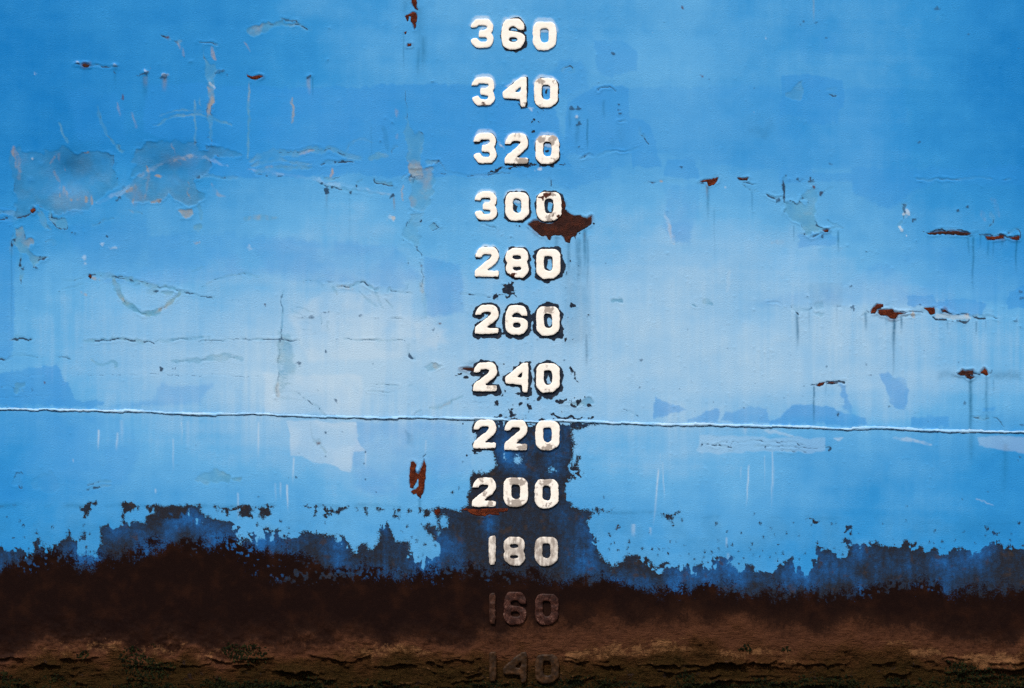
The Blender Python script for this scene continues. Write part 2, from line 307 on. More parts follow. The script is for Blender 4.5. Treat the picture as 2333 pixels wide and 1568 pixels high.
peel(t, [(1365, 1070), (1390, 1150), (1440, 1200), (1480, 1175), (1505, 1250), (1490, 1330), (1480, 1400), (1495, 1500), (1500, 1600), (1400, 1600), (1370, 1420), (1380, 1300), (1350, 1200), (1350, 1100)], .8, ochre=.35)
scr(t, [(810, 1370), (850, 1300), (900, 1255), (960, 1248), (1050, 1282)], 7, .6, .4, rim=.5)
scr(t, [(-40, 1445), (100, 1400), (250, 1385), (350, 1375), (500, 1345), (600, 1360)], 10, .6, .5, wp=56); scr(t, [(600, 1380), (680, 1345), (740, 1365), (770, 1400), (950, 1430)], 12, .7, .5, wp=46)
scr(t, [(-40, 1500), (150, 1440), (330, 1460), (500, 1480)], 8, .4, .5, wp=30); scr(t, [(0, 1560), (120, 1520), (300, 1500), (500, 1510)], 8, .5, .5, wp=40); scr(t, [(580, 1490), (640, 1470), (690, 1450), (760, 1465), (880, 1465)], 18, .9, .3, thr=.38, rim=1.3)
line(t, [(1030, 1420), (1100, 1400), (1180, 1412)], 'primer', 50, .6, brk=.4); line(t, [(80, 1520), (160, 1500)], 'ochre', 26, .4, brk=.5); line(t, [(390, 1390), (520, 1355)], 'ochre', 20, .4, brk=.5)
line(t, [(1270, 990), (1275, 1050)], 'ochre', 24, .3); line(t, [(1275, 1220), (1275, 1260)], 'ochre', 16, .35)
for x, y in ((1180, 1075), (1235, 1110), (1130, 1280), (675, 265), (650, 550), (1600, 750), (340, 250)): dot(t, x, y, 12, .5, h=1.2, sx=1.3)
scr(t, [(1285, 1315), (1250, 1340), (1225, 1395)], 10, .6, .3, rim=1.2); peel(t, [(1535, 1440), (1580, 1455), (1645, 1440), (1600, 1490), (1560, 1510)], .6); scr(t, [(1640, 1440), (1690, 1490), (1730, 1560)], 8, .5, .2)
line(t, [(1040, 1150), (1030, 1250), (1050, 1400)], 'streak', 12, .2); line(t, [(1160, 1150), (1200, 1350)], 'streak', 50, .2)

# middle left
t = (0, 1)
peel(t, [(140, 500), (200, 495), (240, 600), (300, 590), (280, 690), (330, 760), (425, 768), (330, 812), (325, 850), (260, 800), (240, 740), (180, 720), (130, 650), (160, 560)], .95, ochre=.3, crack=.9)
scr(t, [(425, 768), (380, 785), (320, 805)], 12, .9, 0, thr=.3); scr(t, [(122, 560), (112, 660), (100, 740)], 18, .85, .3, thr=.4); scr(t, [(185, 730), (175, 860), (205, 885), (195, 1000)], 14, .85, .7, wp=30, thr=.35)
drip(t, 105, 640, 1560, 14, .45); peel(t, [(430, 350), (520, 420), (600, 420), (608, 510), (560, 520), (490, 470), (450, 420)], .75, crack=.9)
for x, y, r in ((520, 505, 10), (580, 512, 14), (650, 545, 14), (680, 548, 10), (958, 575, 9), (540, 1075, 9), (120, 605, 12), (325, 850, 8), (205, 878, 10)): dot(t, x, y, r, .85, h=.6)
scr(t, [(410, 632), (470, 622), (500, 625), (495, 672)], 10, .75, .3); scr(t, [(345, 320), (400, 430), (452, 520)], 8, .5, .5, wp=22)
for x, y, r, s in ((918, 665, 20, .8), (1030, 690, 20, 1.6), (760, 790, 24, .6)): dot(t, x, y, r, .45, 'white', sx=s, h=.8)
scr(t, [(570, 975), (680, 962), (760, 960), (810, 935)], 7, .5, .3); scr(t, [(800, 935), (900, 930), (1000, 922), (1110, 930)], 14, .85, .5, wp=40, thr=.36)
scr(t, [(1000, 935), (1120, 950), (1200, 978), (1330, 1000), (1440, 1030), (1600, 1060)], 9, .7, .7, wp=40); scr(t, [(1580, 1060), (1680, 1085), (1800, 1118), (1940, 1138)], 12, .7, .3, thr=.38)
scr(t, [(1040, 950), (1065, 1070), (1120, 1160), (1200, 1230), (1290, 1275), (1380, 1275), (1470, 1230), (1560, 1160), (1620, 1085)], 6, .6, .95, wp=48, rim=1.0)
line(t, [(1040, 960), (1070, 1080), (1120, 1160)], 'ochre', 34, .3, brk=.5); line(t, [(1400, 1270), (1500, 1215), (1560, 1160)], 'ochre', 26, .4, brk=.5); line(t, [(830, 960), (900, 970)], 'ochre', 24, .6, brk=.4)
scr(t, [(540, 1075), (600, 1040), (750, 1010)], 7, .45, .3); line(t, [(730, 1085), (800, 1115)], 'ochre', 24, .5, brk=.5); scr(t, [(1340, 1085), (1385, 1070), (1425, 1055)], 26, .7, .5, thr=.35); scr(t, [(1220, 1030), (1260, 1010)], 16, .7, .4); scr(t, [(1440, 1075), (1500, 1100), (1570, 1085)], 8, .4, .7, wp=26)
scr(t, [(1805, 1038), (1870, 1000), (1950, 960), (2080, 925), (2200, 910), (2340, 945)], 7, .6, .7, wp=13, rim=.6); scr(t, [(2200, 915), (2270, 925)], 14, .8, .3)
peel(t, [(1610, 350), (1660, 335), (1740, 330), (1745, 390), (1700, 410), (1640, 412)], .7, ochre=.4, crack=.3); scr(t, [(1800, 300), (1820, 380), (1810, 420)], 16, .6, .5); scr(t, [(1770, 490), (1820, 485)], 24, .2, .7); dot(t, 1770, 630, 16, .35, 'ochre')
scr(t, [(100, 1505), (150, 1492), (220, 1500), (295, 1506)], 20, .85, .4, thr=.33); scr(t, [(760, 1522), (1000, 1515), (1250, 1520), (1400, 1535)], 14, .75, .6, wp=30, thr=.36); scr(t, [(1380, 1530), (1550, 1508), (1700, 1500), (1900, 1500)], 9, .6, .6, wp=26, thr=.38); scr(t, [(1780, 1535), (1900, 1520), (2100, 1510), (2345, 1515)], 9, .65, .4, wp=18)
dot(t, 1610, 1490, 12, .6, sx=.6); dot(t, 2100, 1150, 8, .5); dot(t, 2145, 1158, 8, .6); dot(t, 1325, 1415, 8, .4); dot(t, 2255, 665, 20, .3, 'white'); line(t, [(1740, 900), (1800, 880), (1840, 850)], 'primer', 24, .3); line(t, [(1900, 100), (1960, 200), (2030, 220)], 'ochre', 26, .3, brk=.6)
scr(t, [(835, 488), (920, 445), (1020, 402)], 10, .55, .4); scr(t, [(1160, 330), (1200, 360), (1290, 370)], 12, .5, .4)

t = (1, 1)
peel(t, [(1390, -30), (1590, -30), (1612, 120), (1590, 220), (1560, 300), (1530, 330), (1440, 340), (1400, 320), (1405, 120)], .6, ochre=.3, crack=.25)
line(t, [(-60, -20), (230, 20), (450, 50), (640, 80), (800, 120), (1000, 160), (1230, 208)], 'white', 34, .16, wa=5, brk=.8); scr(t, [(0, 20), (120, 35), (250, 40)], 14, .6, .3); scr(t, [(560, 85), (640, 120), (700, 120), (830, 165), (900, 160)], 12, .7, .3); scr(t, [(900, 165), (1060, 190), (1240, 215)], 7, .55, .2)
for x, y, r in ((640, 145, 20), (690, 125, 14), (850, 172, 14), (905, 122, 14), (1243, 217, 15), (600, 95, 12)): dot(t, x, y, r, .85, h=.8)
for a in ((642, 160, 420, 26, .35), (850, 190, 720, 12, .3), (1247, 225, 370, 14, .5)): drip(t, *a)
drip(t, 1247, 225, 350, 14, .6, 'ochre'); drip(t, 640, 165, 300, 12, .3, 'ochre')
peel(t, [(1068, 55), (1240, 88), (1248, 130), (1160, 102), (1070, 92)], .85, crack=1.0); scr(t, [(1068, 55), (1068, 92), (1160, 102), (1250, 132)], 12, .9, 0, thr=.33); scr(t, [(960, 65), (920, 95), (900, 130)], 14, .6, .4); line(t, [(1320, 130), (1325, 260)], 'ochre', 18, .45)
line(t, [(690, -40), (685, 30)], 'ochre', 24, .7); scr(t, [(620, 50), (700, 55), (760, 40)], 12, .6, .5)
scr(t, [(1640, 25), (1800, 15), (1900, 25), (2100, 12), (2340, 5)], 10, .7, .2, thr=.4)
an = [(1470 + 26 * math.cos(a), 345 + 36 * math.sin(a)) for a in np.linspace(0, 6.2, 10)]
scr(t, an, 7, .5, .1); scr(t, [(1510, 400), (1490, 440), (1478, 430)], 16, .85, .2, thr=.33); peel(t, [(1550, 480), (1600, 440), (1660, 480), (1590, 530)], .7, crack=.9); scr(t, [(1590, 530), (1625, 515), (1660, 485)], 12, .8, 0)
peel(t, [(1400, 380), (1480, 380), (1520, 330), (1470, 460), (1450, 540), (1490, 600), (1480, 660), (1440, 680), (1380, 640), (1335, 600), (1350, 480)], .55, crack=.5)
for pts in ([(1365, 440), (1340, 530), (1335, 640)], [(1450, 530), (1490, 600), (1480, 660), (1440, 685), (1485, 715), (1492, 765)], [(1380, 780), (1372, 850)], [(1480, 820), (1500, 870), (1512, 950)], [(1395, 10), (1330, 60)], [(1440, 50), (1430, 110)], [(1385, 45), (1420, 45)]): scr(t, pts, 9, .7, .25, rim=1.1, thr=.36)
scr(t, [(1505, 950), (1485, 1040), (1520, 1100), (1532, 1200), (1545, 1325)], 9, .75, .5, wp=24, rim=1.3, thr=.33); line(t, [(1490, 1000), (1500, 1090)], 'ochre', 36, .25); scr(t, [(1480, 1325), (1520, 1310), (1550, 1330)], 8, .5, .2)
dot(t, 1220, 415, 26, .4, 'white'); dot(t, 1245, 408, 14, .5, 'ochre'); line(t, [(-100, 420), (60, 410), (180, 400)], 'ochre', 40, .3, brk=.6); line(t, [(-100, 420), (60, 412), (180, 402)], 'primer', 50, .4, brk=.6)
scr(t, [(420, 985), (500, 970), (590, 985), (600, 1060)], 8, .55, .4); scr(t, [(630, 990), (700, 992)], 10, .6, .3); scr(t, [(740, 1030), (860, 1035), (930, 985), (980, 998), (1090, 1060), (1108, 1045)], 11, .75, .5, wp=30, rim=1.4); scr(t, [(1190, 1080), (1220, 1030), (1225, 1075), (1340, 1092), (1410, 1100)], 10, .7, .4, rim=1.2); scr(t, [(1340, 1090), (1370, 1050), (1385, 1010)], 8, .5, .2)
for pts in ([(930, 1070), (1010, 1140), (1100, 1212)], [(1075, 1060), (1110, 1150), (1160, 1232)], [(700, 1030), (725, 1080), (745, 1115)], [(1170, 1150), (1240, 1240)]): scr(t, pts, 7, .5, .55, wp=20)
line(t, [(740, 1030), (880, 1048)], 'ochre', 40, .35, brk=.6)
for pts in ([(330, 1205), (430, 1225), (530, 1260)], [(320, 1245), (430, 1280), (530, 1340)], [(340, 1300), (420, 1310), (520, 1320)], [(390, 1410), (470, 1425), (560, 1440)], [(430, 1345), (520, 1375)]): scr(t, pts, 5, .4, .35, wp=12, rim=.4)
for x, y, r in ((510, 1300, 22), (425, 1300, 14), (625, 1260, 14), (945, 1290, 14), (1080, 1310, 9), (1110, 1312, 9), (735, 1505, 12), (435, 988, 8), (85, 1180, 11)): dot(t, x, y, r, .6, h=.6, sx=1.2)
scr(t, [(598, 1300), (600, 1380)], 10, .5, .4); scr(t, [(650, 1340), (655, 1430)], 8, .4, .3); dot(t, 85, 1180, 9, .7, 'rust'); dot(t, 1665, 1357, 11, .8, 'rust', sx=1.5); dot(t, 1500, 852, 9, .6, 'rust')
scr(t, [(265, 1065), (240, 1110), (245, 1250), (232, 1400), (228, 1560)], 9, .65, .5, wp=18, thr=.38)
scr(t, [(-10, 1512), (120, 1510), (220, 1518), (400, 1527)], 11, .75, .5, wp=24, thr=.36); scr(t, [(800, 1508), (870, 1500), (960, 1515), (1080, 1525), (1350, 1508)], 9, .65, .6, wp=22, thr=.38); scr(t, [(1220, 1325), (1350, 1318)], 9, .55, .3)
for x, y in ((1640, 1362), (1610, 1405), (1600, 1425), (1640, 1450), (1655, 1480), (1560, 1380)): dot(t, x, y, 10, .7)
scr(t, [(1850, 1100), (1950, 1112), (2110, 1115)], 12, .8, .2, thr=.45); scr(t, [(2040, 470), (2120, 490), (2180, 500), (2165, 540)], 9, .5, .2)
for y in range(60, 950, 15):
    x = 235 - y * .035
    line((1, 2), [(x - 12, -480 + y), (x + 60 + 70 * math.sin(y * .7) ** 2, -470 + y + 8)], 'primer', 8, .9, wa=5, brk=.85) if y > 430 else None

# middle, right of the figures
t = (2, 0)
scr(t, [(455, 655), (500, 605), (540, 600), (575, 635), (560, 650), (520, 660)], 9, .8, .5, wp=20, thr=.36); scr(t, [(785, 815), (800, 795), (860, 790), (900, 800), (950, 822)], 10, .7, .2, rim=2.0, thr=.33)
for a in ((530, 985, 1210, 22, .6), (600, 1060, 1380, 34, .4), (690, 1075, 1390, 12, .8), (840, 900, 1100, 30, .4), (910, 1250, 1360, 40, .3), (1000, 1150, 1370, 90, .3)): drip(t, *a)
for x, y, r in ((545, 980, 16), (625, 980, 14), (620, 1095, 16), (595, 1120, 14), (985, 1022, 20), (965, 940, 11), (600, 1335, 12), (795, 745, 9), (925, 492, 14), (435, 160, 10), (1385, 205, 7), (1530, 1500, 18)): dot(t, x, y, r, .75, h=.8, sx=1.2)
dot(t, 605, 1050, 18, .7, 'white', h=1.5); scr(t, [(970, 1090), (1040, 1085)], 10, .5, .2, rim=1.6); scr(t, [(1160, 1165), (1165, 1220), (1210, 1250), (1245, 1300)], 14, .7, .3, thr=.42)
scr(t, [(620, 1445), (690, 1390), (740, 1400)], 12, .7, .2, rim=1.6); scr(t, [(790, 1412), (850, 1385), (900, 1372), (1050, 1360), (1160, 1330)], 7, .45, .2, rim=1.8, thr=.45)
for x, y in ((1545, 75), (1725, 692)): dot(t, x, y, 11, .85, 'rust', sx=.8)
dot(t, 1782, 712, 8, .7); dot(t, 2195, 796, 8, .7)
for x, y in ((2305, 340), (2190, 1018), (1280, 290)): dot(t, x, y, 6, .4, 'white', sx=.8)
t = (3, 0)
peel(t, [(160, 830), (180, 815), (230, 805), (320, 735), (345, 800), (330, 900), (250, 892), (160, 860)], .6, crack=.3, rim=.3); scr(t, [(270, 780), (320, 735)], 8, .6, .2)
scr(t, [(550, 800), (650, 806)], 12, .7, .3, thr=.45); scr(t, [(575, 850), (650, 862)], 14, .75, .3, thr=.42); drip(t, 430, -60, 210, 18, .7, 'primer'); drip(t, 432, -60, 200, 14, .35, 'ochre')
for x, y, r in ((500, 92, 10), (355, 188, 9), (330, 225, 10), (555, 345, 14), (1390, 1276, 14), (1425, 1285, 8), (1540, 72, 14), (660, 170, 8), (1835, 310, 8), (2290, 440, 10), (485, 820, 9), (600, 1480, 10), (1920, 685, 8), (460, 200, 12)): dot(t, x, y, r, .6, sx=1.3)
area(t, [(-230, 1050), (20, 1020), (80, 1150), (0, 1260), (-200, 1230)], 'streak', .22, soft=5, brk=.8)
t = (2, 1)
scr(t, [(352, 60), (356, 100), (362, 140)], 16, .85, .2, thr=.25); scr(t, [(365, 130), (400, 150), (450, 150)], 7, .3, .1, rim=1.4)
for a in ((412, 575, 760, 56, .55), (520, 630, 1000, 40, .5), (605, 600, 1150, 60, .55), (665, 520, 960, 34, .95), (690, 600, 1250, 20, .5), (1782, 125, 450, 26, 1.0), (1838, 330, 900, 12, .55), (2180, 175, 450, 14, .7)): drip(t, *a)
drip(t, 1776, 120, 250, 16, .5, 'ochre'); drip(t, 665, 540, 640, 16, .4, 'ochre')
area(t, [(470, 620), (690, 600), (710, 1100), (720, 1560), (480, 1560)], 'streak', .18, soft=12, brk=.8)
scr(t, [(1200, 95), (1280, 97), (1360, 87), (1440, 80), (1540, 75)], 12, .75, .2, thr=.48); dot(t, 1280, 98, 9, .8, 'rust', sx=2); dot(t, 1358, 86, 9, .6, 'ochre', sx=2)
scr(t, [(1680, 110), (1720, 70), (1800, 30), (1890, 20)], 10, .7, .2, rim=2.0); scr(t, [(1690, 100), (1740, 90)], 18, .8, 0, thr=.3); scr(t, [(2090, 90), (2140, 95), (2210, 105)], 9, .7, .2, rim=1.6); scr(t, [(2090, 110), (2150, 165), (2230, 178)], 9, .6, .3, rim=1.2, thr=.48)
line(t, [(1430, 470), (1460, 520), (1480, 645)], 'ochre', 44, .25, brk=.6); line(t, [(1380, 360), (1430, 470), (1480, 645)], 'white', 36, .22, brk=.7); dot(t, 1410, 350, 14, .4, 'fresh', h=1)
scr(t, [(910, 1160), (960, 1155), (1000, 1180)], 14, .4, .8, wp=36); scr(t, [(1725, 1160), (1770, 1172), (1812, 1185)], 14, .5, .8, wp=34); scr(t, [(1640, 1190), (1690, 1200)], 12, .4, .7, wp=26)
for x, y in ((1535, 1152), (1465, 1272), (1145, 1392), (965, 1448), (1590, 1420), (1945, 1376), (1890, 1462), (855, 825)): dot(t, x, y, 8, .5)
dot(t, 1940, 128, 9, .6, 'white', sx=.7); line(t, [(1940, 1080), (1955, 1020), (1980, 900)], 'white', 30, .12)
t = (3, 1)
peel(t, [(410, 130), (440, 140), (470, 200), (455, 270), (460, 340), (440, 420), (460, 470), (510, 510), (560, 520), (520, 550), (450, 555), (390, 590), (330, 530), (300, 470), (210, 420), (170, 360), (180, 290), (240, 280), (280, 300), (300, 240), (310, 260), (380, 285), (398, 250), (340, 225), (310, 235), (340, 190), (400, 150)], .72, crack=.8, rim=1.3)
for pts, w in (([(182, 20), (160, 110), (172, 220), (180, 300)], 16), ([(395, 50), (415, 110), (430, 70)], 18), ([(440, 140), (480, 175), (520, 182), (610, 148)], 12), ([(0, 195), (60, 225), (110, 235), (150, 225)], 12), ([(560, 425), (590, 455), (650, 470)], 9), ([(580, 512), (640, 490), (705, 492)], 10), ([(400, 590), (440, 580), (500, 560)], 9), ([(300, 250), (340, 215), (395, 240), (385, 280)], 9)): scr(t, pts, w, .8, .3, rim=1.7, thr=.38)
for x, y, r in ((120, 250, 20), (155, 110, 14), (510, 190, 14), (410, 80, 16), (510, 590, 12), (285, 55, 18), (215, 62, 10), (1730, 345, 14), (1820, 320, 14), (1340, 420, 12), (905, 712, 8), (1360, 622, 8), (770, 1018, 10), (775, 1232, 14), (1400, 1200, 10), (375, 1132, 12)): dot(t, x, y, r, .75, h=1, sx=1.2)
for x, y in ((440, 126), (505, 187)): dot(t, x, y, 9, .9, 'rust')
for a in ((260, 480, 640, 12, .5), (660, 530, 740, 16, .8), (1462, 565, 660, 14, .4), (1832, 590, 760, 16, .8), (1873, 590, 1100, 18, .9), (2008, 610, 790, 18, .85), (2052, 610, 790, 14, .7), (2130, 610, 690, 20, .5), (2262, 605, 920, 18, .9), (1935, 565, 700, 14, .6), (287, 1275, 1600, 26, .95), (905, 1270, 1440, 26, .75), (1160, 1315, 1650, 30, 1.0), (1226, 1305, 1450, 20, .8), (1098, 1295, 1400, 24, .7), (1902, 1350, 1480, 14, .6), (1645, 1345, 1440, 16, .4), (1985, 1340, 1430, 12, .4), (645, 1210, 1420, 10, .3), (400, 1240, 1500, 14, .35)): drip(t, *a)
for x, y, r in ((1285, 360, 34), (1235, 515, 22)): dot(t, x, y, r, .75, 'white', h=1.6)
scr(t, [(1240, 280), (1265, 300), (1250, 370), (1245, 410)], 22, .6, .4, thr=.38); scr(t, [(1240, 430), (1210, 470), (1205, 510)], 16, .6, .4)
scr(t, [(1370, 60), (1430, 65), (1500, 60), (1620, 65), (1740, 75), (1860, 50), (2040, 55)], 10, .5, .3, rim=1.5, thr=.48); scr(t, [(2130, 70), (2200, 72)], 10, .5, .3)
scr(t, [(1430, 545), (1560, 528), (1700, 515), (1780, 522), (1850, 550), (1925, 540)], 14, .95, .1, rim=2.0, thr=.3); scr(t, [(1830, 580), (1910, 582)], 12, .7, .2, rim=1.6); scr(t, [(1930, 560), (2000, 570), (2150, 560), (2200, 575), (2310, 570)], 12, .9, .2, rim=1.4, thr=.36); scr(t, [(2190, 545), (2230, 525), (2290, 515), (2320, 550), (2310, 590)], 12, .8, .3, rim=1.8); scr(t, [(2010, 500), (2040, 470), (2070, 440), (2035, 370)], 12, .7, .4, thr=.42); line(t, [(2040, 240), (2090, 300), (2100, 400)], 'ochre', 40, .2, brk=.6); line(t, [(1960, 350), (1980, 430)], 'ochre', 40, .15, brk=.6)
peel(t, [(1530, 1290), (1600, 1262), (1700, 1292), (1760, 1275), (1852, 1282), (1850, 1330), (1760, 1350), (1640, 1340), (1560, 1320)], .4, crack=1, rim=1.8); line(t, [(1545, 1290), (1700, 1310), (1845, 1310)], 'white', 44, .35)
scr(t, [(1495, 1285), (1560, 1330), (1700, 1342), (1800, 1356), (1870, 1310), (1950, 1332), (2010, 1312)], 18, 1, .1, rim=1.0, thr=.3); scr(t, [(1590, 1250), (1700, 1285), (1780, 1270), (1850, 1300), (1950, 1300), (2040, 1310), (2110, 1325)], 10, .85, .2, rim=2.0, thr=.36); dot(t, 1800, 1295, 16, .5, 'ochre', sx=1.4)
scr(t, [(900, 1250), (930, 1280), (880, 1300)], 14, .8, .3, rim=1.6); scr(t, [(1080, 1205), (1170, 1215)], 14, .5, .1, rim=2.4); scr(t, [(1160, 1250), (1280, 1255), (1400, 1270), (1480, 1280)], 9, .75, .2, rim=2.2, thr=.4); scr(t, [(1180, 1310), (1260, 1295), (1400, 1295)], 9, .6, .2, rim=1.6)
peel(t, [(420, 1205), (490, 1168), (508, 1230), (450, 1245)], .5, crack=.7); peel(t, [(415, 1270), (525, 1268), (505, 1332)], .55, crack=.3); scr(t, [(215, 1215), (255, 1235), (292, 1275)], 20, .85, .2, rim=1.8, thr=.35); scr(t, [(310, 1240), (400, 1245), (410, 1215)], 12, .5, .4); scr(t, [(610, 1225), (690, 1208)], 9, .5, .2, rim=1.4); scr(t, [(20, 1185), (80, 1178), (150, 1190)], 8, .2, .1, rim=2.0)
dot(t, 1330, 1290, 20, .6, 'ochre'); line(t, [(60, 640), (180, 620)], 'ochre', 50, .18, brk=.5)
for x, y in ((2300, 1080), (2325, 1130), (2250, 1345), (2300, 1400)): dot(t, x, y, 16, .6, h=1, sx=1.6)

# lower left / centre strake
t = (0, 2)
scr(t, [(-60, 135), (0, 132), (60, 125)], 16, .8, .3, thr=.36); scr(t, [(60, 118), (110, 95), (160, 92), (330, 122), (385, 115)], 9, .6, .3, thr=.4); scr(t, [(500, 105), (590, 112), (655, 152)], 12, .65, .4, thr=.4); scr(t, [(690, 160), (710, 170)], 8, .4, .2)
scr(t, [(820, 148), (860, 165), (905, 192), (945, 188), (1000, 145), (1045, 158), (1052, 185), (1040, 215)], 5, .45, .9, wp=18, rim=.7)
for x, y, r, v in ((1452, 220, 18, .9), (1450, 172, 12, .4), (1578, 160, 10, .6), (1555, 218, 10, .6), (1585, 212, 9, .6), (290, 408, 11, .6), (1018, 312, 9, .5), (235, 462, 9, .5), (50, 548, 12, .6), (395, 552, 10, .5), (1770, 905, 11, .7), (2115, 998, 9, .5), (878, 938, 8, .5), (1060, 930, 8, .4), (780, 60, 8, .4), (1208, 108, 8, .4)): dot(t, x, y, r, v)
dot(t, 407, 340, 11, .8, 'rust'); scr(t, [(1540, 150), (1700, 140), (1850, 145), (2000, 100), (2180, 140)], 18, .35, .5, wp=50, thr=.5, rim=.5); scr(t, [(700, 272), (1100, 272), (1640, 278), (2000, 280), (2345, 290)], 5, .6, 0, rim=.4, thr=.34); scr(t, [(-40, 385), (60, 385), (120, 392)], 9, .7, .2); scr(t, [(-40, 483), (200, 470), (445, 465)], 5, .5, 0, thr=.4); scr(t, [(100, 265), (250, 268), (400, 271)], 6, .4, 0)
peel(t, [(130, 345), (180, 335), (232, 328), (225, 350), (185, 370), (190, 410), (150, 432), (118, 405), (140, 380)], .9, crack=.9)
W_ = lambda t, x, a, b, w, v, lean=0: drip(t, x, a, b, w, v, 'white', lean)
for a in ((890, 770, 960, 14, .5), (1056, 795, 960, 18, .55), (1562, 850, 1150, 12, .4), (2146, 1340, 1600, 14, .6), (1400, 1300, 1350, 14, .4), (655, 1030, 1070, 12, .4), (1640, 700, 900, 8, .3), (1090, 680, 900, 30, .15), (1700, 690, 1000, 40, .15)): W_(t, *a)
peel(t, [(110, 1240), (130, 1165), (180, 1150), (208, 1230), (190, 1295), (130, 1280)], .12, crack=.8, rim=.6, depth=.4); F(t, .4, [(115, 1240), (135, 1170), (178, 1155), (203, 1230), (185, 1290)])
peel(t, [(270, 1255), (330, 1220), (390, 1170), (430, 1195), (460, 1150), (535, 1220), (535, 1300), (470, 1362), (400, 1330), (340, 1300)], .15, crack=.8, rim=.6, depth=.4); F(t, .45, [(330, 1225), (390, 1180), (430, 1200), (460, 1160), (530, 1225), (530, 1295), (470, 1350), (400, 1325)])
for pts in ([(795, 1275), (880, 1248), (950, 1238), (992, 1244)], [(790, 1312), (880, 1290), (995, 1280)]): scr(t, pts, 13, .75, .5, wp=22, thr=.33)
peel(t, [(1750, 1210), (1830, 1150), (1960, 1138), (2080, 1190), (2060, 1230), (1950, 1262), (1830, 1262), (1770, 1245)], .85, crack=.7, wa=7, rim=.4); scr(t, [(2095, 1215), (2140, 1215), (2190, 1205)], 18, .4, .7, wp=28)
t = (1, 2)
scr(t, [(420, 480), (520, 540), (600, 612), (650, 640)], 9, .75, .6, wp=20, thr=.33); scr(t, [(180, 462), (240, 425), (330, 418), (420, 450)], 6, .4, .4, wp=14); scr(t, [(175, 465), (280, 490), (410, 515)], 6, .45, .5, wp=16); line(t, [(195, 340), (185, 460)], 'ochre', 36, .25); line(t, [(185, 320), (180, 460)], 'primer', 40, .5)
scr(t, [(232, -200), (222, 0), (205, 200), (185, 400), (178, 465)], 9, .6, .6, wp=16, thr=.36); area(t, [(205, -100), (330, -80), (350, 280), (300, 300), (190, 300)], 'primer', .45, soft=4, wa=6, brk=.75); scr(t, [(330, 430), (410, 460)], 16, .5, .4); peel(t, [(1500, 200), (1600, 172), (1690, 200), (1620, 225), (1560, 250)], .7, ochre=.4, crack=.5); scr(t, [(1378, 0), (1385, 90), (1440, 132)], 12, .75, .4, rim=1.2, thr=.36); scr(t, [(1385, 95), (1405, 115), (1440, 132)], 24, .7, 0, thr=.3)
scr(t, [(1085, 355), (1180, 358), (1300, 365)], 8, .7, .3, thr=.33); scr(t, [(1380, 367), (1425, 358)], 12, .7, .3); scr(t, [(1010, 420), (1130, 428), (1260, 418)], 5, .5, .2); scr(t, [(1560, 575), (1650, 565), (1760, 510), (1880, 452)], 6, .4, .75, wp=26); line(t, [(1650, 570), (1780, 500)], 'ochre', 20, .25); scr(t, [(1425, 628), (1500, 602)], 10, .6, .3)
peel(t, [(500, 720), (515, 750), (545, 815), (585, 885), (640, 990), (638, 1022), (605, 965), (553, 895), (513, 795)], .85, crack=.9, ochre=.3); dot(t, 573, 893, 12, .9, 'rust', sx=1.4); dot(t, 637, 1016, 11, .9)
scr(t, [(360, 1005), (400, 970), (440, 960)], 5, .45, .1)
for a in ((340, 1020, 1260, 14, .4), (290, 1265, 1500, 14, .6), (230, 1245, 1400, 12, .5), (30, 700, 1030, 16, .4), (990, 975, 1130, 12, .4), (1533, 860, 1000, 12, .5), (185, 1250, 1420, 12, .3), (880, -10, 200, 20, .3), (820, 100, 200, 20, .25)): W_(t, *a)
scr(t, [(1500, 1045), (1520, 1005), (1532, 988)], 10, .8, .2, rim=1.5); drip(t, 1478, 1385, 1520, 22, .6)
for x, y, r in ((720, 500, 11), (372, 1200, 11), (290, 1200, 9), (985, 1215, 11), (1090, 1322, 13), (22, 1372, 10), (645, 60, 11), (490, 55, 10), (993, 970, 9), (785, 785, 7), (640, 785, 7), (500, 715, 7), (1300, 600, 10), (1465, 400, 8), (565, 405, 7), (985, 1070, 8), (385, 160, 14), (1060, 180, 8), (1610, 425, 8)): dot(t, x, y, r, .7)
area(t, [(1360, 780), (1440, 820), (1420, 920), (1380, 900)], 'streak', .3, soft=5, brk=.7)
t = (2, 2)
scr(t, [(1010, 590), (1080, 620), (1155, 652)], 8, .7, .2, thr=.36); peel(t, [(480, 535), (600, 522), (640, 492), (720, 475), (738, 510), (680, 540), (540, 562)], .7, crack=.5)
scr(t, [(1720, 912), (1850, 905), (1880, 890), (1900, 870), (1950, 870)], 8, .85, .1, thr=.36); scr(t, [(1840, 908), (1920, 910), (2000, 928)], 14, .9, .2, thr=.36); scr(t, [(1990, 925), (2000, 880), (2030, 870), (2060, 890), (2230, 870), (2300, 885)], 6, .7, .1, thr=.34); scr(t, [(2210, 930), (2270, 918), (2340, 915)], 14, .85, .2, thr=.42); dot(t, 1720, 912, 9, .9)
scr((3, 2), [(0, 895), (60, 880), (130, 890), (200, 880), (300, 900), (370, 912)], 8, .8, .1, thr=.36, sm=False); scr((3, 2), [(0, 925), (250, 925), (560, 935)], 6, .6, .1, thr=.3); scr((3, 2), [(140, 955), (260, 962), (370, 955)], 9, .7, .2, thr=.45); scr((3, 2), [(530, 920), (570, 928), (605, 935), (560, 950)], 14, .8, .3, thr=.38); dot((3, 2), 5, 930, 12, .8)
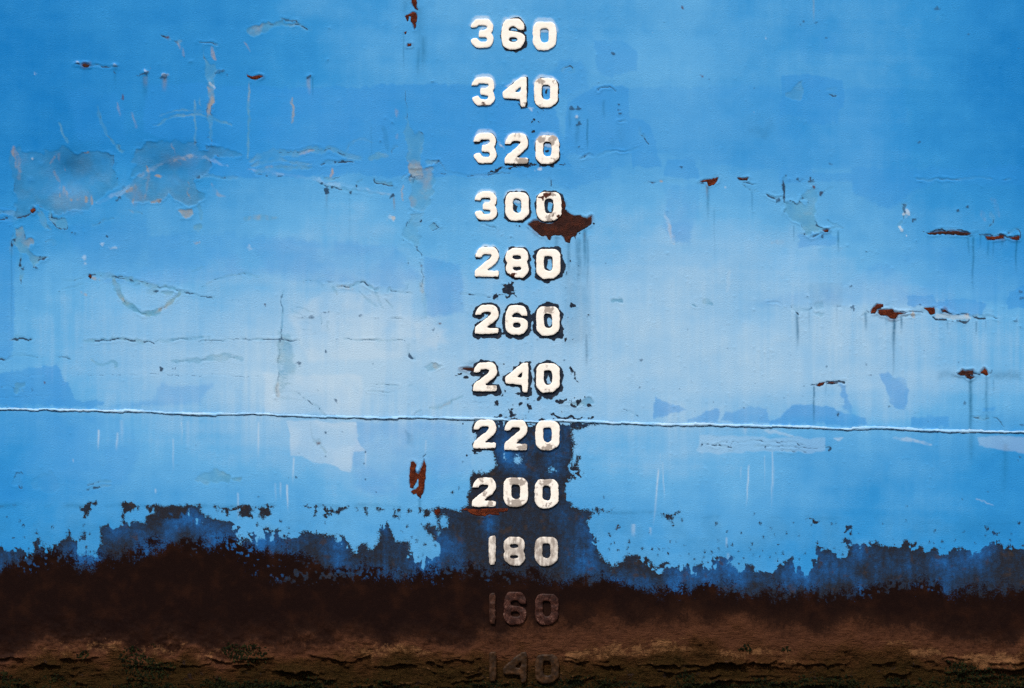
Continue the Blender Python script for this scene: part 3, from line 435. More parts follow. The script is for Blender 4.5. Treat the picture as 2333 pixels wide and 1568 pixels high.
for a in ((1338, 1130, 1650, 14, .6, -50), (1372, 1060, 1430, 10, .4, 20), (2150, 1090, 1480, 12, .5, -30), (1960, 1880, 1960, 20, .3), (1350, 980, 1100, 10, .2), (2110, 740, 840, 40, .3), (2290, 1000, 1300, 10, .2), (2075, 1100, 1230, 10, .25), (1110, 1620, 1740, 30, .5), (1262, 1650, 1730, 20, .4), (1945, 1740, 1840, 12, .5)): W_(t, *a)
for x, y, r in ((838, 1380, 13), (1175, 145, 10), (1180, 95, 9), (775, 338, 9), (1160, 400, 11), (1630, 330, 9), (1525, 400, 9), (2195, 160, 9), (2240, 550, 9), (1940, 530, 9), (1830, 520, 8), (2100, 570, 9), (1450, 1250, 9), (735, 1130, 10), (2190, 1525, 14), (875, 1415, 9), (1660, 605, 9), (2200, 345, 8), (1950, 30, 10)): dot(t, x, y, r, .6)
t = (3, 2)
for a in ((440, 375, 780, 18, .9), (548, 365, 480, 14, .5), (1155, -100, 330, 18, .6), (1848, 310, 900, 34, .95), (1996, 270, 900, 30, .65), (2056, 320, 440, 18, .6), (1860, 750, 1100, 50, .4), (2160, 900, 1400, 60, .3)): drip(t, *a)
scr(t, [(405, 360), (450, 358), (530, 345), (650, 340), (715, 335)], 14, .9, .2, rim=1.5, thr=.38); scr(t, [(1715, 260), (1800, 270), (1890, 270), (2040, 262)], 12, .85, .2, rim=1.5, thr=.38); area(t, [(1560, 250), (2300, 250), (2300, 300), (1560, 300)], 'streak', .4, soft=10, brk=.9)
scr(t, [(1880, 655), (1950, 660), (2015, 662)], 20, .6, .5, thr=.36); scr(t, [(2040, 650), (2090, 660), (2115, 690), (2170, 750)], 10, .65, .4, thr=.36); scr(t, [(655, 620), (645, 660)], 22, .7, .1, thr=.25)
for x, y, r in ((1440, 57, 12), (820, 122, 11), (1748, 165, 10), (1208, 102, 8), (1122, 560, 14), (1806, 540, 12), (1465, 690, 11), (1345, 462, 10), (1515, 385, 8), (2005, 1330, 16), (1775, 1395, 9), (2040, 240, 14), (950, 265, 10), (335, 465, 12), (350, 365, 14), (235, 95, 10), (560, 200, 9), (290, 180, 8), (160, 480, 9), (2180, 190, 8), (2310, 730, 16), (2300, 1010, 22), (565, 450, 12), (915, 180, 8), (30, 600, 8), (90, 640, 8)): dot(t, x, y, r, .6)
for a in ((60, 960, 1480, 12, .4), (70, 1100, 1400, 10, .3)): W_(t, *a)
line(t, [(1900, 1390), (2050, 1450)], 'white', 6, .35); line(t, [(0, 780), (100, 790), (250, 830)], 'white', 30, .25)

# pepper of small chips and blisters all over, thicker beside the figures
rs = np.random.RandomState(5)
for k in range(700):
    if k < 330: u = 1190 + rs.randn() * 75; v = 20 + rs.rand() * 1100
    elif k < 560: u = 1400 + rs.rand() * 900; v = 560 + rs.rand() * 560
    else: u = rs.rand() * 2333; v = rs.rand() * 1130
    r = .5 + rs.rand() ** 4 * 2.2; sl = window((u, v), (u, v), 8); d = np.hypot((UU[sl] - u) * 1.1 + (VV[sl] - v) * .5 + WX[sl], (VV[sl] - v) + WY[sl])
    val = (.12 + .38 * rs.rand()) * (1.3 if k < 330 and v > 500 else .8)
    mx('crack', sl, val * sstep(r + 1.0, r - .6, d)); HT[sl] += .9 * np.exp(-(np.hypot(UU[sl] - u, VV[sl] - v + 2) / 2.5) ** 2)

# ------------------------------------------------------------------ draught figures: outlines
GL = {
 '3': ([(175, 325), (195, 260), (240, 195), (300, 150), (360, 135), (520, 135), (590, 160), (640, 210), (665, 270), (665, 340), (655, 400), (628, 437), (655, 480), (675, 550), (672, 620), (640, 680), (575, 745), (540, 755), (320, 755), (285, 740), (215, 675), (188, 620), (190, 580), (240, 550), (310, 535), (345, 560), (375, 600), (400, 615), (500, 612), (525, 590), (520, 550), (500, 535), (380, 528), (358, 515), (358, 420), (370, 390), (400, 375), (470, 370), (515, 345), (530, 320), (520, 295), (490, 285), (350, 285), (330, 305), (310, 325), (270, 333), (180, 330)], []),
 '6': ([(912, 440), (925, 320), (945, 240), (985, 170), (1030, 138), (1250, 135), (1310, 160), (1360, 215), (1390, 290), (1390, 370), (1340, 380), (1270, 372), (1240, 345), (1210, 315), (1150, 300), (1100, 320), (1068, 365), (1080, 390), (1150, 393), (1270, 408), (1340, 430), (1390, 475), (1405, 530), (1395, 620), (1355, 700), (1300, 745), (1230, 765), (1050, 765), (985, 735), (935, 675), (912, 590)], [[(1075, 560), (1090, 520), (1130, 512), (1220, 520), (1245, 560), (1235, 595), (1200, 612), (1110, 605), (1080, 585)]]),
 '0': ([(1565, 330), (1590, 250), (1640, 190), (1700, 168), (1940, 168), (2000, 195), (2045, 245), (2070, 310), (2070, 620), (2050, 670), (1990, 730), (1910, 785), (1720, 795), (1660, 765), (1590, 690), (1567, 620)], [[(1735, 345), (1770, 318), (1860, 318), (1895, 350), (1905, 430), (1900, 560), (1880, 605), (1840, 620), (1780, 610), (1745, 580), (1732, 500)]]),
 '2': ([(245, 385), (260, 310), (300, 240), (350, 195), (410, 172), (640, 172), (690, 205), (730, 265), (750, 340), (748, 410), (720, 470), (660, 530), (560, 605), (505, 645), (540, 655), (745, 655), (748, 740), (720, 795), (250, 790), (234, 760), (240, 660), (290, 600), (400, 520), (520, 430), (570, 380), (580, 345), (540, 330), (430, 330), (400, 350), (380, 385), (340, 398), (255, 394)], []),
 '4': ([(912, 520), (925, 480), (960, 450), (1080, 350), (1180, 260), (1270, 195), (1310, 180), (1400, 180), (1410, 250), (1405, 810), (1275, 812), (1260, 650), (1230, 655), (1090, 635), (940, 632), (918, 600)], [[(1165, 488), (1275, 385), (1280, 430), (1260, 500), (1215, 495)]]),
 '8': ([(920, 400), (920, 330), (945, 255), (1010, 190), (1070, 165), (1270, 162), (1340, 195), (1390, 255), (1412, 340), (1410, 400), (1385, 450), (1382, 485), (1405, 530), (1420, 600), (1412, 660), (1370, 730), (1300, 790), (1270, 800), (1150, 797), (1050, 765), (960, 700), (925, 630), (922, 560), (945, 510), (955, 485), (930, 440)], [[(1070, 360), (1100, 330), (1210, 325), (1250, 350), (1255, 385), (1220, 405), (1130, 410), (1080, 390)], [(1080, 590), (1100, 568), (1220, 568), (1250, 590), (1250, 620), (1210, 637), (1150, 640), (1100, 628), (1078, 608)]]),
 '1': ([(567, 200), (580, 160), (620, 130), (722, 130), (722, 400), (718, 750), (575, 752), (568, 500)], [])}
ROWS = [('360', 40, [(175, 135, 678, 757), (832, 130, 1340, 787), (1487, 195, 2000, 812)]),
        ('340', 230, [(200, 125, 705, 740), (857, 125, 1378, 772), (1515, 150, 2032, 787)]),
        ('320', 410, [(235, 130, 738, 790), (895, 150, 1408, 805), (1548, 185, 2060, 810)]),
        ('300', 590, [(203, 160, 588, 642), (712, 170, 1112, 652), (1225, 170, 1650, 665)]),
        ('280', 780, [(270, 140, 790, 785), (918, 160, 1420, 802), (1563, 180, 2085, 832)]),
        ('260', 970, [(270, 130, 780, 755), (912, 135, 1405, 767), (1563, 165, 2072, 797)]),
        ('240', 1150, [(232, 170, 750, 797), (910, 178, 1410, 815), (1558, 195, 2072, 825)]),
        ('220', 1340, [(233, 145, 735, 770), (885, 155, 1390, 805), (1545, 165, 2068, 810)]),
        ('200', 1530, [(210, 135, 728, 765), (870, 135, 1405, 770), (1528, 170, 2045, 800)]),
        ('180', 1720, [(565, 128, 722, 755), (872, 150, 1345, 772), (1533, 150, 2035, 778)]),
        ('160', 1900, [(570, 170, 720, 830), (875, 140, 1375, 850), (1535, 180, 2045, 855)]),
        ('140', 2076, [(570, 255, 735, 900), (865, 270, 1380, 935), (1540, 315, 2050, 950)])]
HALO = {'360': (0, 2.6, 0), '340': (0, .8, .4), '320': (.4, 1.2, 1.2), '300': (.4, 2.5, 4), '280': (.8, 4, 5), '260': (4, 6.5, 6.5), '240': (5, 6, 6), '220': (3, 3, 3), '200': (2, 2, 2), '180': (0, 0, 0), '160': (0, 0, 0), '140': (0, 0, 0)}
SLOP = {'360': (6, 6, 7), '340': (7, 4, 6), '320': (6, 5, 4), '300': (6, 6, 2), '280': (4, 3, 4), '260': (1, 0, 0)}
DIG = []
for txt, oy, boxes in ROWS:
    k = (.19717 if txt == '300' else .15430) * .70123
    for i, (chh, b) in enumerate(zip(txt, boxes)):
        out, holes = GL[chh]; A = np.array(out, float); lo, hi = A.min(0), A.max(0)
        x0, y0, x1, y1 = 1500 * .70123 + b[0] * k, oy * .70123 + b[1] * k, 1500 * .70123 + b[2] * k, oy * .70123 + b[3] * k
        f = lambda Q: (np.array(Q, float) - lo) / (hi - lo) * np.array([x1 - x0, y1 - y0]) + np.array([x0, y0])
        DIG.append((txt, i, chh, f(out), [f(h) for h in holes]))
        w = HALO[txt][i]
        sl = window((x0, y0), (x1, y1), 34); x, y = coords(sl, 2.5, 1.5)
        if w > 0:
            sd = sdpoly(x - 1.2, y - 1.8, f(out))
            for h_ in holes: sd = np.maximum(sd, -sdpoly(x - 1.2, y - 1.8, f(h_)))
            lim = w * (.35 + 1.5 * N8[sl]) * (1 + .25 * (y > y1 - 12))
            mx('tar', sl, sstep(lim + 3, lim - 3, sd) * (.9 if w > 3 else .8))
        if w > 4 and chh == '0':
            cx, cy = (x0 + x1) / 2 + 3, (y0 + y1) / 2 + 2
            d = np.hypot((x - cx) / 5.5, (y - cy) / 10.)
            if txt in ('300', '280', '260'): CH['tar'][sl] *= 1 - .85 * sstep(1.2, .7, d + .6 * (N8[sl] - .5))
        s = SLOP.get(txt, (0, 0, 0))[i]
        if s:
            sd = sdpoly(x, y + s * .9, f(out)); m = sstep(2.5, -3, sd + 3 * (N8[sl] - .5)) * (y < y0 + 26)
            mx('white', sl, .5 * m * (.5 + N8[sl] * .7)); HT[sl] += 1.0 * m
t = (2, 0)
for x, y, r, s in ((212, 1080, 22, .9), (208, 1180, 14, 1), (195, 1105, 12, 1), (250, 1105, 10, .6), (300, 1000, 10, 1), (240, 1010, 8, 1), (320, 838, 14, .8), (330, 1358, 10, 1), (70, 940, 14, .7), (20, 955, 10, 1)): dot(t, x, y, r, .9, 'tar', h=.5, sx=s)
line(t, [(-140, 1530), (0, 1512), (90, 1498), (160, 1470), (190, 1420)], 'tar', 26, .95, wa=6, brk=.5); line(t, [(60, 1500), (180, 1502), (320, 1490), (400, 1480)], 'tar', 30, .95, wa=7, brk=.5); line(t, [(430, 1495), (500, 1480), (590, 1475)], 'tar', 18, .85, wa=6, brk=.6)
dot(t, 255, 1525, 18, .8, 'white'); dot(t, 185, 990, 13, .6, 'white')
line((1, 0), [(2090, 1555), (2200, 1540), (2310, 1515)], 'tar', 14, .9, wa=5, brk=.4); dot((1, 0), 2215, 1315, 15, .8, 'white', h=1, sx=1.3)
dot((1, 1), 2278, 1058, 44, .95, 'tar', sx=1.1); dot((1, 1), 2285, 1055, 20, .9, 'rust', sx=1.3); line((1, 1), [(2125, 1128), (2160, 1115), (2240, 1105), (2330, 1085)], 'tar', 24, .95, wa=5, brk=.5); dot((1, 1), 2150, 1122, 20, .95, 'tar', sx=1.4); dot((2, 1), 0, 1040, 20, .9, 'tar'); line((2, 1), [(0, 1085), (35, 1110)], 'tar', 14, .8)
t = (2, 1)
for x, y, r in ((75, 490, 16), (50, 480, 9), (620, 555, 12), (555, 1200, 22), (520, 1305, 12), (560, 1315, 12), (485, 1500, 24), (555, 1500, 9), (515, 1340, 9), (540, 800, 12), (615, 840, 10), (500, 900, 10), (695, 1292, 9), (40, 1110, 9), (745, 465, 12)): dot(t, x, y, r, .85, 'tar', h=.4)
for x, y, r, s in ((45, 320, 26, .8), (60, 310, 12, 1), (330, 360, 14, 1)): dot(t, x, y, r, .8, 'tar', sx=s)
t = (2, 2)
line(t, [(530, 205), (550, 250), (585, 280), (590, 345)], 'tar', 26, .95, wa=7, brk=.4); dot(t, 545, 215, 16, .9, 'tar')
for x, y, r, s in ((455, 515, 22, 1.6), (590, 515, 20, 1), (545, 560, 14, 1.5), (700, 540, 10, 2), (665, 470, 8, 1.6), (250, 480, 22, 1), (90, 540, 14, 1), (150, 495, 10, 1), (170, 575, 12, 1), (465, 610, 10, 1), (20, 640, 22, 1.2), (70, 450, 14, 1), (20, 545, 10, 1), (150, 540, 12, 1)): dot(t, x, y, r, .85, 'tar', sx=s)
line(t, [(360, 640), (480, 655), (600, 660), (760, 680)], 'tar', 30, .8, wa=6, brk=.6); line(t, [(-200, 650), (0, 655), (150, 655)], 'tar', 22, .8, wa=6, brk=.7)
t = (1, 2)
for x, y, r, s in ((1905, 290, 24, 1.2), (1850, 265, 10, 1.5), (1970, 445, 18, 1.2), (2165, 445, 16, 1), (2180, 520, 14, 1), (2215, 640, 18, 1), (2310, 620, 20, .8), (2255, 430, 12, 1), (2225, 460, 12, 1), (2240, 170, 14, 1), (1985, 955, 16, 1), (1880, 705, 12, 1), (1905, 990, 10, 1)): dot(t, x, y, r, .85, 'tar', sx=s)
line(t, [(1725, 300), (1760, 270), (1840, 275)], 'tar', 14, .8, brk=.4); area(t, [(1860, 180), (1980, 140), (2000, 200), (1900, 230)], 'streak', .4, soft=5)
line(t, [(1880, 512), (2000, 515), (2150, 520)], 'crack', 6, .6)
drip((2, 2), 680, -100, 240, 30, .6); line((2, 2), [(690, 120), (695, 180), (660, 230)], 'tar', 9, .7, brk=.5)

# ------------------------------------------------------------------ algae film, slime and growth along the waterline
top = []
for c, pts in ((0, [(-3000, 265), (0, 265), (60, 260), (80, 205), (125, 205), (130, 265), (200, 300), (260, 330), (300, 330), (305, 220), (320, 130), (340, 150), (360, 230), (400, 290), (440, 290), (550, 230), (560, 200), (600, 190), (615, 100), (640, 190), (680, 210), (720, 240), (730, 160), (750, 120), (765, 230), (870, 270), (900, 250), (900, 120), (940, 110), (980, 70), (1030, 40), (1080, 90), (1110, -20), (1150, 0), (1170, 80), (1200, 60), (1300, 70), (1320, 20), (1400, -10), (1420, -104), (1800, -100), (1830, -20), (1880, 10), (2000, 40), (2100, 30), (2130, 60), (2180, 110), (2200, 200), (2230, 190), (2240, 80), (2300, 90)]),
               (1, [(0, 70), (110, 100), (200, 120), (320, 150), (420, 140), (600, 160), (660, 190), (740, 170), (820, 200), (860, 300), (900, 320), (920, 260), (1000, 250), (1020, 290), (1060, 300), (1120, 180), (1110, 130), (1060, 110), (1130, 50), (1200, 50), (1230, 140), (1270, 240), (1300, 215), (1380, 225), (1400, 330), (1440, 370), (1480, 390), (1510, 330), (1590, 270), (1590, 200), (1560, 180), (1540, 120), (1490, 95), (1560, 90), (1640, 110), (1640, 30), (1605, -70)])):
    top += list(P((c, 3), pts))
top += list(P('W', [(300, 1088), (510, 1085), (510, 960), (550, 860), (540, 760), (580, 690), (640, 690), (720, 710), (780, 690), (830, 620), (800, 530), (770, 480), (620, 440), (600, 300), (600, 180), (560, 155), (700, 140), (1000, 150), (1500, 150), (1910, 195), (1750, 250), (1640, 260), (1610, 330), (1650, 400), (1640, 480), (1620, 600), (1650, 640), (1680, 530), (1730, 545), (1700, 590), (1690, 640), (1745, 700), (1752, 770), (1720, 770), (1690, 740), (1590, 780), (1560, 880), (1600, 930), (1610, 1000), (1630, 1085), (1700, 1100), (1880, 1100), (2060, 1098), (1850, 1140), (1800, 1230)]))
for c, pts in ((2, [(740, 110), (775, 200), (780, 300), (810, 380), (890, 420), (900, 470), (1000, 430), (1060, 350), (1250, 350), (1280, 420), (1310, 480), (1340, 420), (1500, 440), (1620, 420), (1700, 440), (1790, 430), (1800, 380), (1880, 330), (2060, 320), (2090, 400), (2140, 430), (2290, 480)]),
               (3, [(30, 480), (80, 440), (120, 400), (160, 420), (190, 400), (230, 360), (300, 410), (330, 390), (350, 430), (410, 440), (430, 290), (480, 260), (560, 300), (590, 280), (660, 330), (680, 370), (760, 310), (690, 240), (710, 100), (770, 90), (790, 180), (830, 200), (900, 190), (930, 240), (1000, 230), (1040, 260), (1140, 270), (1220, 240), (1270, 210), (1330, 250), (1370, 210), (1440, 210), (1470, 280), (1520, 300), (1620, 290), (1680, 260), (1740, 280), (1790, 280), (1860, 240), (1900, 210), (1920, 240), (1980, 240), (1980, 110), (2060, 110), (2120, 130), (2100, 240), (2200, 270), (2333, 250), (6000, 260)])):
    top += list(P((c, 3), pts))
poly = np.array(top + [(9000, 3000), (-9000, 3000)])
sl = window((-9000, 900), (9000, 1480), 0)
spike = (NST[sl] - .5) * 10
x = UU[sl] + 3.5 * WX[sl] + 2 * SX[sl]; y = VV[sl] + 3.5 * WY[sl] + 2 * SY[sl] + (N3[sl] - .5) * 5 + spike * .7
sd = np.zeros(x.shape)
for c0 in range(0, x.shape[1], 160):          # only the nearby part of the outline matters for each strip of columns
    q = slice(c0, c0 + 160); lo, hi = x[:, q].min() - 80, x[:, q].max() + 80
    idx = [i for i in range(len(poly) - 2) if max(poly[i][0], poly[i + 1][0]) > lo and min(poly[i][0], poly[i + 1][0]) < hi]
    if idx:
        a, b = min(idx), max(idx) + 1
        sub = np.vstack([poly[a:b + 1], [(poly[b][0], 3000), (poly[a][0], 3000)]])
        sub[-2:, 0] = [max(hi + 5, poly[b][0]), min(lo - 5, poly[a][0])]
        ext = np.vstack([[(min(lo - 5, poly[a][0]), poly[a][1])], sub[:-2], [(max(hi + 5, poly[b][0]), poly[b][1])], sub[-2:]])
        sd[:, q] = sdpoly(x[:, q], y[:, q], ext)
tin = np.clip(-sd, 0, None)
sd = sd + 20 * sstep(.5, .68, N8[sl] * .7 + N3[sl] * .3) * sstep(34, 4, tin) * sstep(.42, .6, fbm(U, VS, 200, 120, 33, 2)[sl])
blot = np.clip(.5 + 1.3 * (fbm(U, VS, 70, 80, 31, 5)[sl] - .5) + .22 * (NST[sl] - .5) + .4 * sstep(30, 110, tin) + .02 + .22 * sstep(1050, 1090, UU[sl]) * sstep(1350, 1310, UU[sl]) * sstep(1290, 1240, VV[sl]), 0, 1)
sd = sd + 26 * sstep(.30, .12, blot + .25 * (N8[sl] - .5)) * sstep(70, 30, tin)
film = (.85 * np.exp(-tin / 7) + (.12 + .66 * blot) * (1 - np.exp(-tin / 6))) * sstep(9, 6, sd)
for pts in ([(1020, 600), (1060, 520), (1100, 570), (1070, 640)], [(1385, 690), (1410, 635), (1445, 690)], [(225, 1190), (270, 1180), (312, 1200), (305, 1290), (240, 1300), (228, 1250)], [(200, 1330), (215, 1330), (210, 1380)]):
    hs_ = sdpoly(x, y, P('W', pts)); film *= sstep(-5, -2, hs_); sd = np.maximum(sd, -hs_)
mx('film', sl, film); mx('fedge', sl, np.clip(.5 - sd / 34, 0, 1))
def blob(t, pts, v=.8):
    A = P(t, pts); sl = window(A.min(0), A.max(0), 14); xx, yy = coords(sl, 6, 3); s = sdpoly(xx, yy, A) + (N3[sl] - .5) * 5
    mx('film', sl, v * sstep(9, 6, s)); mx('fedge', sl, np.clip(.5 - s / 24, 0, 1))
for tt, pts in (((0, 2), [(1100, 1440), (1260, 1440), (1220, 1490), (1130, 1540), (1125, 1600), (1100, 1560)]), ((0, 2), [(1970, 1460), (2285, 1455), (2270, 1570), (2200, 1560), (2190, 1490), (2000, 1485)]), ((1, 2), [(10, 1465), (130, 1470), (150, 1560), (30, 1550)]), ((1, 2), [(680, 1480), (845, 1468), (800, 1510), (720, 1520)]), ((1, 2), [(1070, 1490), (1150, 1485), (1140, 1505)]), ((1, 2), [(1460, 1480), (1500, 1490), (1480, 1560)]), ((2, 3), [(1300, -10), (1400, 0), (1430, 70), (1450, 100), (1470, 90), (1440, 60), (1450, 0), (1520, -20)]), ((2, 3), [(945, 120), (965, 95), (980, 110)]), ((3, 3), [(375, 25), (480, 33), (430, 75), (410, 50)]), ((0, 2), [(740, 1480), (840, 1430), (880, 1430), (760, 1550)])): blob(tt, pts)
rw = np.random.RandomState(91)
for k in range(34):                       # tatters of film hanging from the old paint line
    u = 270 + rw.rand() * 720; w = 4 + rw.rand() ** 2 * 26; h = 3 + rw.rand() ** 2 * 22
    blob('D', [(u, 1151 + .012 * (u - 300)), (u + w, 1152 + .012 * (u - 300)), (u + w * (.5 + .4 * rw.rand()), 1152 + h * (.4 + .6 * rw.rand()) + .012 * (u - 300)), (u + w * .4 * rw.rand(), 1152 + h + .012 * (u - 300))], .85)
# thin stain of old waterlines
for u0, u1, v0, val in ((-2000, 1010, 1150, .55), (1010, 1500, 1163, .5), (1490, 2000, 1176, .35), (2000, 4000, 1190, .3)):
    m = np.exp(-(((VV - v0 - 3) + 3 * SY) / 5) ** 2) * sstep(u0 - 40, u0 + 40, UU) * sstep(u1 + 40, u1 - 40, UU)
    CH['crack'] = np.maximum(CH['crack'], .8 * val * m * sstep(.5, .75, N8) * sstep(.3, .6, N20)); CH['streak'] = np.maximum(CH['streak'], val * m * .6 * sstep(.3, .7, N20))
m = sstep(1150, 1200, VV) * sstep(.35, .75, N20) * .14; CH['streak'] = np.maximum(CH['streak'], m.astype(np.float32))
rs = np.random.RandomState(11)
for k in range(500):
    u = rs.rand() * 2333; v = 1285 - abs(rs.randn()) * 45; r = .8 + rs.rand() ** 2 * 1.8; sl = window((u, v), (u, v), 7)
    d = np.hypot(UU[sl] - u + WX[sl], (VV[sl] - v) * .8)
    if CH['fedge'][sl].max() > .42: continue
    mx('film', sl, .7 * sstep(r + 5, r + 3, d)); mx('fedge', sl, np.clip(.5 - (d - r) / 24, 0, 1) * (d < 8))
# brown slime, lower edge of the blue
bl = []
for c, pts in ((0, [(-6000, 350), (0, 370), (300, 350), (500, 330), (700, 390), (900, 330), (1100, 300), (1300, 270), (1500, 200), (1900, 220), (2050, 180), (2130, 200), (2290, 280)]), (1, [(0, 290), (300, 260), (560, 280), (640, 420), (900, 400), (1200, 420), (1400, 480), (1500, 490), (1700, 470), (1900, 460), (2100, 480)]), (2, [(200, 480), (440, 500), (700, 500), (830, 450), (1000, 500), (1200, 560), (1500, 600), (1700, 580), (2000, 590)]), (3, [(30, 600), (400, 610), (800, 610), (1100, 570), (1300, 550), (1500, 560), (1800, 610), (2100, 610), (6000, 630)])):
    bl += list(P((c, 3), pts))
bl = np.array(bl); vb = np.interp(U, bl[:, 0], bl[:, 1])
e = VV - vb[None] - 8 + (N60 - .5) * 40 + (N20 - .5) * 36 + (N8 - .5) * 24 + (N3 - .5) * 14 + (NST - .5) * 14
CH['brown'] = (sstep(-48, 34, e) * .7 + .3 * sstep(0, 60, e)).astype(np.float32)
bs = np.exp(-((UU - 690) / 130) ** 2 - ((VV - 1308) / 30) ** 2) + .7 * np.exp(-((UU - 2060) / 90) ** 2 - ((VV - 1318) / 14) ** 2)
CH['brown'] *= 1 - .8 * np.clip(bs, 0, 1) * sstep(.52, .7, N3 * .5 + N8 * .5)
CH['brown'] *= 1 - .75 * (sstep(.62, .8, N3 * .55 + N20 * .45) * sstep(75, 5, VV - vb[None]))
gt = np.interp(U, [-2000, 0, 560, 700, 1000, 1350, 1700, 2333, 5000], [1478, 1472, 1462, 1450, 1445, 1398, 1395, 1418, 1420])
CH['growth'] = (sstep(-50, 80, VV - gt[None] + (N60 - .5) * 70 + (N20 - .5) * 50) * .55 + .45 * sstep(1460, 1560, VV + (N60 - .5) * 90 + (N20 - .5) * 50)).astype(np.float32)
tv = np.interp(U, [-2000, 0, 500, 900, 1500, 2000, 2333, 5000], [1488, 1486, 1488, 1490, 1484, 1478, 1476, 1476])
fl = fbm(U, VS, 26, 18, 41, 4)
CH['tan'] = (np.exp(-((VV - tv[None] + (N60 - .5) * 70) / 24) ** 2) * sstep(.35, .65, fbm(U, VS, 150, 60, 43, 3)) * (.3 + .9 * fl) * (.55 + .5 * sstep(600, 1700, UU)) + .34 * sstep(1400, 1490, VV)).astype(np.float32)
rs = np.random.RandomState(23)
for k in range(26):                       # pale scalloped rings left by old growth
    u = 1360 + rs.rand() * 560; v = 1425 + rs.randn() * 16 + (10 if u > 1700 else 0); r = 8 + rs.rand() * 16
    sl = window((u - r, v - r), (u + r, v + r), 12); xx, yy = coords(sl, 5, 4); d = np.hypot((xx - u), (yy - v) * 1.1)
    mx('tan', sl, .42 * np.exp(-((d - r) / 1.3) ** 2) * sstep(.35, .6, N20[sl]) * (yy > v - r * .3))
g = sstep(1446, 1520, VV + (N60 - .5) * 80 + (N20 - .5) * 50)
HT += g * ((NHZ - .5) * 4.5 + (fbm(U, VS, 30, 12, 16, 3) - .5) * 4 + (N20 - .5) * 8 + (N8 - .5) * 6.0 + (N3 - .5) * 2.5) + sstep(1380, 1470, VV + (N60 - .5) * 60) * ((N8 - .5) * 3.0 + (N3 - .5) * 1.6 + (N20 - .5) * 4)
rr = np.random.RandomState(7)
RIDGE = [[(a, b), (a + w * .35, b + rr.randn() * 12), (a + w * .7, b + rr.randn() * 14), (a + w, b + rr.randn() * 12)] for a, b, w in zip(rr.rand(95) * 9500 - 4700, 1270 + rr.rand(95) * 290, 60 + rr.rand(95) * 330)]
for pts in RIDGE + [[(1140, 1330), (1300, 1325), (1520, 1335)], [(1690, 1375), (1830, 1330), (2000, 1315), (2333, 1320)], [(570, 1270), (700, 1310), (870, 1285)], [(440, 1430), (640, 1440)]]:
    A = smooth(P((2, 3), pts)); sl = window(A.min(0), A.max(0), 14); xx, yy = coords(sl, 3, 4); d, s = sdline(xx, yy - 2, A); HT[sl] += 9 * np.exp(-(d / 2.8) ** 2) * (.5 + N20[sl]); mx('tan', sl, .8 * np.exp(-((d) / 2.2) ** 2))  # tan along the ridge crests is highlight painted into the colour
for pts in ([(480, 1240), (620, 1270), (760, 1305), (830, 1275), (990, 1240)],): 
    A = smooth(P((1, 3), pts)); sl = window(A.min(0), A.max(0), 14); xx, yy = coords(sl, 3, 3); d, s = sdline(xx, yy, A); HT[sl] += 8 * np.exp(-((d) / 3) ** 2)
A = smooth(P((3, 3), [(1290, 1310), (1400, 1360), (1520, 1400), (1800, 1390), (2333, 1370)])); sl = window(A.min(0), A.max(0), 14); xx, yy = coords(sl, 3, 3); d, s = sdline(xx, yy, A); HT[sl] += 8 * np.exp(-(d / 3) ** 2)
for c_ in ('primer', 'crack', 'ochre', 'fresh'): CH[c_] *= 1 - .8 * sstep(.3, .7, CH['brown'])

# scraps of bare rusted steel: outlines (u, v), kind, label
RUST = []
def R(t, pts, kind='red', label=None): RUST.append((P(t, pts), kind, label))
R('Q', [(1100, 705), (1195, 640), (1260, 640), (1350, 690), (1480, 690), (1580, 640), (1620, 540), (1625, 440), (1635, 300), (1660, 290), (1700, 330), (1715, 390), (1700, 460), (1760, 520), (1850, 560), (1950, 560), (2000, 590), (2060, 600), (2140, 560), (2145, 690), (2080, 740), (1980, 790), (1900, 850), (1880, 890), (1870, 950), (1855, 900), (1810, 920), (1780, 1005), (1710, 1000), (1690, 920), (1640, 885), (1480, 890), (1465, 960), (1420, 950), (1390, 890), (1320, 900), (1250, 850), (1190, 790)], 'dark', 'large dark brown bare rust patch under the last zero of 300')
R((1, 0), [(1395, -60), (1450, -60), (1455, 0), (1450, 60), (1465, 95), (1440, 80), (1410, 20)], 'red', 'orange rust strip running off the top edge')
R((1, 0), [(1350, 145), (1420, 110), (1450, 120), (1462, 150), (1445, 240), (1435, 260), (1425, 225), (1410, 195), (1398, 200), (1405, 150), (1385, 145), (1378, 185), (1365, 195)], 'red', 'orange hooked rust chip left of the 360 mark')
R((1, 0), [(1370, 395), (1400, 390), (1402, 415), (1375, 421)]); R((1, 0), [(1343, 292), (1360, 286), (1358, 300), (1346, 312)])
R((1, 2), [(1400, 1060), (1420, 1050), (1455, 1080), (1440, 1110), (1445, 1160), (1465, 1200), (1450, 1240), (1420, 1295), (1395, 1290), (1390, 1180)], 'red', 'left half of the red-brown forked rust chip beside 200')
R((1, 2), [(1525, 1038), (1537, 1090), (1532, 1200), (1518, 1330), (1490, 1385), (1465, 1370), (1455, 1345), (1420, 1348), (1400, 1325), (1440, 1305), (1472, 1285), (1470, 1210), (1480, 1140), (1505, 1090)], 'red', 'right half of the red-brown forked rust chip beside 200')
R((1, 2), [(1438, 1150), (1462, 1165), (1492, 1118), (1488, 1195), (1455, 1222)]); R((1, 2), [(1855, 220), (1900, 208), (1985, 210), (1985, 242), (1920, 236)], 'dark'); R((0, 0), [(740, 592), (760, 575), (805, 585), (795, 603), (760, 605)], 'dark'); R((0, 0), [(2222, 668), (2260, 690), (2330, 680), (2370, 692), (2300, 720), (2270, 712), (2235, 690)], 'red')
